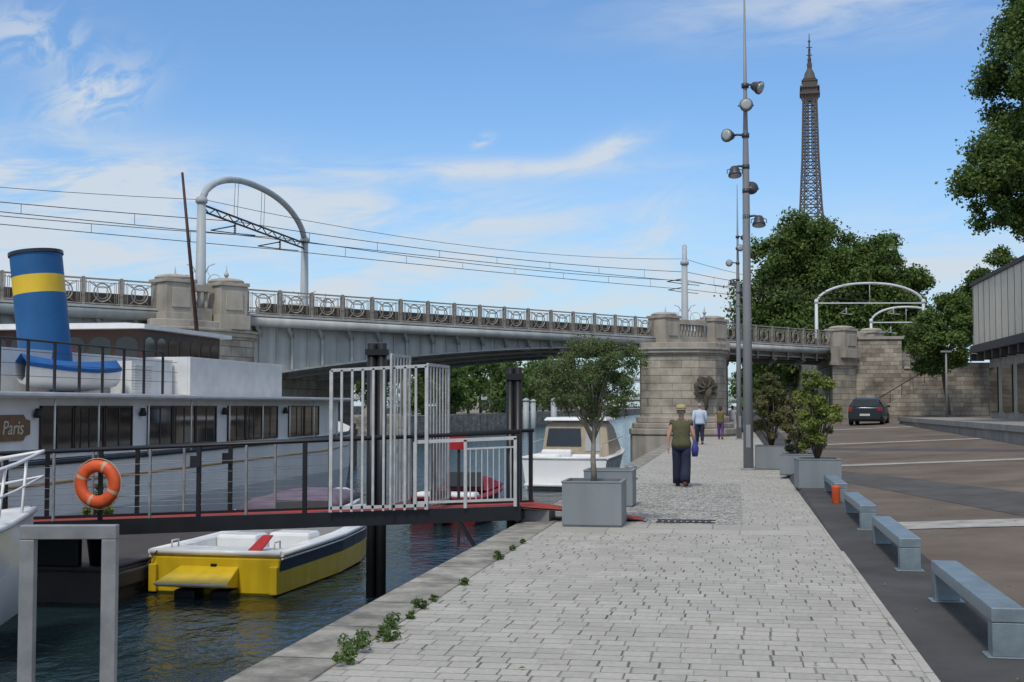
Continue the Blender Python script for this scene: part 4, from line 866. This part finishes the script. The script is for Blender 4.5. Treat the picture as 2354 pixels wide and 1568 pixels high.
b=MB(); b.lathe([(.2,0),(.28,.62),(.31,.63),(.31,.68),(.26,.68),(.25,.55),(.02,.55)],20,(-10.35,20.3,-.93)); solo(b,'flower_pot','black','round black plastic flower pot with leafy plant','flower pot')
shrub((-10.35,20.3,-.4),(-10.35,20.3,.1),(.3,.3,.35),1500,.05,('leafyel','leafolive'),'leafy potted plant by the gangway',61,12,'potted plants')
pt=thing('pontoon','narrow wooden floating pontoon along the quay','pontoon',(-4.3,35,-1.5)); b=MB(); b.box(-5.0,-3.5,24,40,-1.7,-1.22); part(b,'float','darkclad',pt,world=True); b=MB()
for i in range(64): b.box(-5.02,-3.48,24+i*.25,24.22+i*.25,-1.218,-1.17)
part(b,'planking','deckwood',pt,world=True)
sgt=thing('red_sign','blank red rectangular sign on a thin post','sign',(-6.38,29.9,-1.5))
b=MB(); b.box(-6.41,-6.35,29.92,29.97,-1.5,1.0); part(b,'post','darkiron',sgt,world=True)
b=MB(); b.box(-6.62,-6.15,29.86,29.9,.68,.98); part(b,'board','red',sgt,world=True)
# ------------------------------------------------------------ gangway
gw=thing('gangway','black steel gangway with railings and red carpet from quay to boat','gangway',(-8,19.2,0))
zd=lambda x:.26+(x+3.1)*.045
XA,XB=-13.6,-3.05
for y in (18.62,19.82):
    b=MB(); P=[(XA,y-.05,zd(XA)-.26),(XB,y-.05,zd(XB)-.2),(XB,y-.05,zd(XB)),(XA,y-.05,zd(XA))]; Q=[(x,y_+.1,z) for x,y_,z in P]
    b.add(P+Q,[(0,1,2,3),(7,6,5,4),(3,2,6,7),(0,4,5,1),(1,5,6,2),(0,3,7,4)]); part(b,'side_beam','black',gw,world=True)
b=MB()
for i in range(18): x=XA+.3+i*.6; b.beam((x,18.66,zd(x)-.15),(x,19.78,zd(x)-.15),.08,.12)
part(b,'cross_bearer','black',gw,world=True)
b=MB(); b.beam((-3.95,18.6,zd(-4)-.2),(-3.55,18.6,-.6),.05); part(b,'brace','black',gw,world=True)
b=MB(); b.add([(XA,18.68,zd(XA)-.05),(XB,18.68,zd(XB)-.03),(XB,19.76,zd(XB)-.03),(XA,19.76,zd(XA)-.05)],[(0,1,2,3)])
b.add([(-3.05,18.75,.236),(-2.5,19.2,.166),(-3.05,19.76,.236)],[(0,1,2)]); b.add([(-2.5,19.2,.166),(-1.35,19.32,.025),(-1.35,19.74,.025),(-3.05,19.76,.236)],[(0,1,2,3)])
part(b,'red_carpet','redcarpet',gw,world=True)
b=MB(); b.add([(-3.05,18.7,.215),(-2.5,19.18,.145),(-1.3,19.3,.012),(-1.3,19.78,.012),(-3.05,19.8,.215)],[(0,1,2,3,4)]); b.box(-3.1,-2.7,19.0,19.7,.013,.17); part(b,'ramp_plate','galv',gw,world=True)
for y in (18.6,19.84):
    b=MB()
    for x in (-6.29,-7.95,-9.53,-11.1,-12.7,-4.62,-3.1): b.beam((x,y,zd(x)-.22),(x,y,zd(x)+1.04),.06,.05)
    b.tube([(XA,y,zd(XA)+1.06),(XB,y,zd(XB)+1.06)],.028,8); b.box(-8.06,-7.9,y-.08,y-.03,.78,.95)
    part(b,'railing','black',gw,world=True)
    b=MB()
    for x in (-7.2,-8.73,-10.3,-11.9): b.beam((x,y,zd(x)),(x,y,zd(x)+1.04),.035,.035)
    for k in (.18,.34,.5,.66,.82): b.tube([(XA,y,zd(XA)+k),(-6.3,y,zd(-6.3)+k)],.006,4)
    part(b,'railing_cable','galv',gw,world=True)
b=MB()
for x in (-4.6,-3.85,-3.12): b.beam((x,18.54,zd(x)),(x,18.54,zd(x)+.98),.045,.045)
b.beam((-4.6,18.54,zd(-4.6)+.98),(-3.1,18.54,zd(-3.1)+.98),.045,.05); b.beam((-4.6,18.54,zd(-4.6)+.1),(-3.1,18.54,zd(-3.1)+.1),.035,.035); b.beam((-3.85,18.54,zd(-3.85)+.85),(-3.12,18.54,zd(-3.1)+.85),.025,.025)
for i in range(8): x=-3.78+i*.085; b.beam((x,18.54,zd(x)+.1),(x,18.54,zd(x)+.85),.014,.014)
part(b,'barred_panel','alu',gw,world=True)
gt=thing('gate','tall open gate of pale vertical metal bars on the gangway','gate',(-5.2,19.2,.15))
def bars(p,q,n,h,w_=.034):
    b=MB(); p=Vector(p);q=Vector(q)
    for i in range(n+1):
        a=p.lerp(q,i/n); b.beam(a,a+Vector((0,0,h)),.02 if 0<i<n else .028,w_ if 0<i<n else .05)
    b.beam(p+Vector((0,0,h)),q+Vector((0,0,h)),.03,.045); b.beam(p+Vector((0,0,.06)),q+Vector((0,0,.06)),.03,.045); return b
def barsx(p,q,n,h,w_=.034):
    b=MB(); p=Vector(p);q=Vector(q)
    for i in range(n+1):
        a=p.lerp(q,i/n); e=w_ if 0<i<n else .05; b.box(a.x-e/2,a.x+e/2,a.y-.015,a.y+.015,a.z,a.z+h)
    b.beam(p+Vector((0,0,h)),q+Vector((0,0,h)),.03,.045); b.beam(p+Vector((0,0,.06)),q+Vector((0,0,.06)),.03,.045); return b
part(barsx((-5.86,18.5,.14),(-4.42,18.5,.2),9,2.08),'side_screen','alu',gt,world=True)
part(bars((-4.93,18.42,.2),(-4.9,19.4,.2),6,2.24),'gate_leaf','alu',gt,world=True)
part(bars((-4.42,18.55,.2),(-4.38,19.8,.2),7,2.1),'gate_leaf','alu',gt,world=True)
for i,(x,y,zt,r_) in enumerate(((-5.95,21.3,2.75,.085),(-3.4,20.1,2.3,.062))):
    b=MB()
    for k in (-1,1): b.tube([(x+k*r_,y,-3.2),(x+k*r_,y,zt)],r_,14)
    b.box(x-r_*2.1,x+r_*2.1,y-r_*1.2,y+r_*1.2,zt-.2,zt-.1)
    solo(b,'guide_pile','black','black steel mooring guide pile rising from the water','pile',group='mooring guide piles')
lbz=thing('lifebuoy','orange lifebuoy with pale bands hung on the gangway railing','lifebuoy',(-9.5,18.45,.14)); b=MB(); n=40
ringsL=[]
for i in range(n):
    a=2*math.pi*i/n; ringsL.append([((.27+.095*math.cos(t))*math.cos(a),.07*math.sin(t),.38+(.27+.095*math.cos(t))*math.sin(a)) for t in np.linspace(0,2*math.pi,13)[:-1]])
for i in range(n):
    b.loft([ringsL[i],ringsL[(i+1)%n]],1 if (i+3)%10 ==0 else 0,True,cap=False)
part(b,'ring',['orange','bandtape'],lbz)
b=MB(); b.tube([(.385*math.cos(a),0,.38+.385*math.sin(a)) for a in np.linspace(0,2*math.pi,33)[:-1]],.008,5,closed=True); part(b,'grab_line','bandtape',lbz)
# ------------------------------------------------------------ car
ca=thing('parked_car','dark blue grey hatchback parked facing the stone stairs','car',(6.75,71.3,zg(6.75,72)),R(-12))
def cs(y,w_,z0,zbl,zr,wr): return [(-w_*.96,y,z0),(-w_,y,z0+.25),(-w_*.98,y,zbl),(-wr,y,zr),(wr,y,zr),(w_*.98,y,zbl),(w_,y,z0+.25),(w_*.96,y,z0)]
b=MB(); b.loft([cs(-.02,.82,.3,.85,.9,.7),cs(.05,.87,.22,.92,1.0,.72),cs(.35,.88,.2,.95,1.38,.6),cs(.9,.89,.2,.95,1.46,.6),cs(2.2,.89,.2,.95,1.45,.6),cs(3.0,.88,.2,.93,1.0,.68),cs(3.8,.84,.22,.8,.86,.66),cs(4.1,.74,.3,.66,.7,.58)],0,True); part(b,'body','carpaint',ca)
b=MB(); b.add([(-.62,.02,.97),(.62,.02,.97),(.54,.28,1.33),(-.54,.28,1.33)],[(0,1,2,3)]); b.xf(Matrix.Translation((0,-.035,.02))); part(b,'rear_window','glass',ca)
for q in (-1,1):
    b=MB(); b.add([(q*.885,.5,.98),(q*.885,2.8,.98),(q*.64,2.2,1.4),(q*.64,.75,1.4)],[(0,1,2,3)]); b.xf(Matrix.Translation((q*.012,0,0))); part(b,'side_window','glass',ca)
    b=MB(); b.box(q*.75-.1,q*.75+.1,-.04,.02,.74,.93); part(b,'tail_light','tail',ca,bev=.02)
    b=MB(); b.box(q*.95-.08,q*.95+.08,2.6,2.8,.95,1.08); part(b,'mirror','carpaint',ca,bev=.02)
    for y in (.75,3.3):
        b=MB(); b.lathe([(.2,-.1),(.31,-.1),(.32,-.08),(.32,.08),(.31,.1),(.2,.1)],20); b.xf(Matrix.Translation((q*.8,y,.32))@Matrix.Rotation(R(90),4,'Y')); wl=part(b,'wheel','rubber',ca)
        b=MB(); b.lathe([(.02,.09),(.19,.105),(.2,.09)],16); b.xf(Matrix.Translation((q*.8,y,.32))@Matrix.Rotation(R(90*q),4,'Y')); part(b,'rim','galv',wl)
b=MB(); b.box(-.26,.26,-.045,-.02,.5,.61); part(b,'number_plate','plate',ca); b=MB(); b.box(-.8,.8,-.06,.03,.28,.42); part(b,'bumper','rubber',ca,bev=.03)
# ------------------------------------------------------------ people
def person(loc,rz,H,label,top,bottom,hair,bulk=1.,stride=.2,sleeve=.5,hat=None,bag=None,wide=False,shoe='shoe',swing=.08):
    k=H/1.7; s=stride
    J=[];Ed=[];Rr=[]
    def j(p,r,par=None):
        J.append(p);Rr.append(r)
        if par is not None: Ed.append((par,len(J)-1))
        return len(J)-1
    pel=j((0,0,.93),.125*bulk); wa=j((0,0,1.08),.115*bulk,pel); ch=j((0,.01,1.27),.13*bulk,wa); uc=j((0,0,1.37),.10,ch); nk=j((0,0,1.45),.052,uc); hd=j((0,.02,1.53),.06,nk); hm=j((0,.025,1.61),.087,hd); j((0,.02,1.675),.06,hm)
    legs={}
    for q,f in ((-1,1),(1,-1)):
        hp=j((q*.09,0,.87),.095*bulk,pel)
        if f>0: kn=(q*.095,.10*s/.2,.49); an=(q*.095,.16*s/.2,.09); to_=(q*.105,.16*s/.2+.16,.035)
        else: kn=(q*.095,.02,.48); an=(q*.095,-.20*s/.2,.13); to_=(q*.105,-.20*s/.2+.14,.04)
        a=j(kn,.06,hp); c=j(an,.04,a); j((an[0],an[1]-.03,an[2]-.05),.035,c); j(to_,.034,c); legs[q]=((q*.09,0,.87),kn,an,to_)
    armp={}
    for q in (-1,1):
        sw=swing*(1 if q>0 else -1)
        shd=(q*.165*bulk,0,1.375); el_=(q*(.235*bulk),-.03+sw*.3,1.11); wr_=(q*(.25*bulk),.03+sw,.87); pa=(q*(.25*bulk),.04+sw*1.15,.80)
        a=j(shd,.055,uc); e=j(el_,.041*bulk,a); w2=j(wr_,.026,e); p2=j(pa,.03,w2); armp[q]=(shd,el_,wr_,pa)
        for fi in range(4):
            fy=.04+sw*1.15-.027+fi*.018; ln=(.062,.075,.07,.055)[3-fi]
            f1=j((pa[0],fy,.77),.011,p2); f2=j((pa[0]-q*.008,fy+.004,.77-ln*.55),.009,f1); j((pa[0]-q*.022,fy+.004,.77-ln),.008,f2)
        t1=j((pa[0]-q*.015,pa[1]+.035,.805),.011,p2); j((pa[0]-q*.022,pa[1]+.05,.77),.009,t1)
    me=bpy.data.meshes.new('person'); me.from_pydata([(x*k,y*k,z*k) for x,y,z in J],Ed,[])
    o=bpy.data.objects.new('person_tmp',me); col.objects.link(o); md=o.modifiers.new('skin','SKIN'); md.use_smooth_shade=True
    for i,v in enumerate(me.skin_vertices[0].data): v.radius=(Rr[i]*k,Rr[i]*k*(.8 if i in (0,1,2,3) else 1)); v.use_root=(i==0)
    sb=o.modifiers.new('sub','SUBSURF'); sb.levels=2; sb.render_levels=2
    bpy.context.view_layer.update()
    m2=bpy.data.meshes.new_from_object(o.evaluated_get(bpy.context.evaluated_depsgraph_get())); bpy.data.objects.remove(o)
    b=MB(); b.v=[tuple(v.co) for v in m2.vertices]; b.f=[tuple(p.vertices) for p in m2.polygons]; b.m=[0]*len(b.f); b.s=[True]*len(b.f); n0=len(b.v)
    b.ell((0,.115,1.60),.014,.022,.025,8); b.ell((0,.10,1.56),.026,.012,.008,8,1)
    for q in (-1,1): b.ell((q*.084,.015,1.605),.012,.022,.034,8); b.ell((q*.033,.098,1.625),.013,.01,.008,8,2)
    for i in range(n0,len(b.v)): b.v[i]=tuple(c*k for c in b.v[i])
    o=bpy.data.objects.new('person',mesh('person',b,['skin','red','black'])); o.location=loc; o.rotation_euler=(0,0,rz); link(o)
    W[o.name]=Matrix.Translation(Vector(loc))@Matrix.Rotation(rz,4,'Z'); tag(o,label,'person',group='people walking on the quay')
    S=Matrix.Scale(k,4)
    def P(mb,name,m,bev=0): mb.xf(S); return part(mb,name,m,o,bev=bev)
    def er(z,a,bb,cx=0,cy=0,n=20): return [(cx+a*math.cos(2*math.pi*i/n),cy+bb*math.sin(2*math.pi*i/n),z) for i in range(n)]
    u=bulk
    b=MB(); b.loft([er(.84,.185*u,.135*u),er(.92,.195*u,.145*u),er(1.03,.165*u,.125*u),er(1.12,.165*u,.125*u),er(1.25,.185*u,.135*u),er(1.35,.195*u,.12*u),er(1.405,.165*u,.095),er(1.435,.085,.07),er(1.45,.07,.065)],0,True)
    for q in (-1,1):
        sh,el_,wr_,pa=armp[q]; A_=Vector(sh);B_=Vector(el_);C_=Vector(wr_)
        if sleeve<=.5: b.tube([A_+Vector((-q*.05,0,.0)),A_+Vector((q*.02,0,-.01)),A_.lerp(B_,max(.08,sleeve*1.0))],[.06,.07*u,.066*u],12)
        else: b.tube([A_+Vector((-q*.05,0,0)),A_+Vector((q*.02,0,-.01)),B_,B_.lerp(C_,.95)],[.06,.07*u,.055*u,.045],12)
    P(b,'shirt',top)
    b=MB(); b.loft([er(1.0,.165*u,.125*u),er(.92,.185*u,.14*u),er(.83,.185*u,.135*u),er(.77,.16*u,.11*u)],0,True)
    for q in (-1,1):
        h_,kn,an,to_=legs[q]; w1=.115 if wide else .075; w2=.12 if wide else .062
        a_=Vector(an); b.tube([Vector(h_)+Vector((0,0,.02)),Vector(h_).lerp(Vector(kn),.5),Vector(kn),Vector(kn).lerp(a_,.6),a_+Vector((0,0,-.02 if wide else .02))],[.105*u,.1*u,(.095 if wide else .078)*u,w1*.95,w2*.9],14)
    P(b,'trousers',bottom)
    for q in (-1,1):
        h_,kn,an,to_=legs[q]; b=MB(); a_=Vector(an);t_=Vector(to_)
        hz=an[2]-.075
        b.loft([[(a_.x+c*.04,a_.y-.06,hz+e) for c,e in ((-1,0),(1,0),(1,.07),(-1,.07))],[(a_.x+c*.045,a_.y+.02,hz+e) for c,e in ((-1,0),(1,0),(.8,.09),(-.8,.09))],[(t_.x+c*.05,t_.y-.03,max(0,hz-.03)+e) for c,e in ((-1,0),(1,0),(.9,.055),(-.9,.055))],[(t_.x+c*.025,t_.y+.05,max(0,hz-.04)+e) for c,e in ((-1,0),(1,0),(.9,.03),(-.9,.03))]],0,True); P(b,'shoe',shoe,bev=.006)
    b=MB(); b.ell((0,.0,1.625),.096,.105,.09,14)
    if hair=='hair' and not hat: b.ell((0,-.06,1.56),.07,.05,.08,10)
    P(b,'hair',hair)
    if hat:
        b=MB(); b.lathe([(.19,1.645),(.2,1.65),(.185,1.66),(.11,1.665),(.105,1.72),(.085,1.755),(.01,1.765)],22); b.lathe([(.112,1.668),(.112,1.69),(.108,1.69)],22,mi=1); P(b,'hat',[hat,'olive'])
    if bag:
        pa=armp[1][3]; b=MB(); b.loft([[(pa[0]+c*.05,pa[1]+e*.12,pa[2]-.28) for c,e in ((-1,-1),(1,-1),(1,1),(-1,1))],[(pa[0]+c*.07,pa[1]+e*.16,pa[2]-.12) for c,e in ((-1,-1),(1,-1),(1,1),(-1,1))],[(pa[0]+c*.025,pa[1]+e*.12,pa[2]+.06) for c,e in ((-1,-1),(1,-1),(1,1),(-1,1))]],0,True)
        for c in (-1,1): b.tube([(pa[0]+c*.01,pa[1]-.1,pa[2]+.05),(pa[0]+c*.01,pa[1]-.03,pa[2]+.3),(pa[0],pa[1],pa[2]+.5)],.008,5)
        b.xf(Matrix.Translation((0,0,.12))@S); b.xf(W[o.name]); solo(b,'shoulder_bag',bag,'blue cloth bag hanging from the arm of a walking woman','bag')
    return o
person((-1.13,27.8,0),R(-3),1.67,'woman in straw hat, olive top and wide navy trousers walking away','olive','navycloth','greyhair',1.12,.2,.12,'straw','bagblue',True)
person((-1.55,58,0),R(5),1.8,'man in pale blue shirt and dark trousers walking away','ltblue','navycloth','greyhair',1.12,.14,.8)
person((-.75,67,0),R(-5),1.66,'woman in olive top and purple trousers walking away','greenc','purple','hair',1.,.2,.3)
person((-.18,82,0),R(10),1.7,'person in white clothes walking under the bridge','whitec','whitec','hair',1.,.15,.4)
person((.5,88,0),R(-10),1.62,'person in pale top and blue trousers under the bridge','whitec','ltblue','hair',1.,.15,.4)
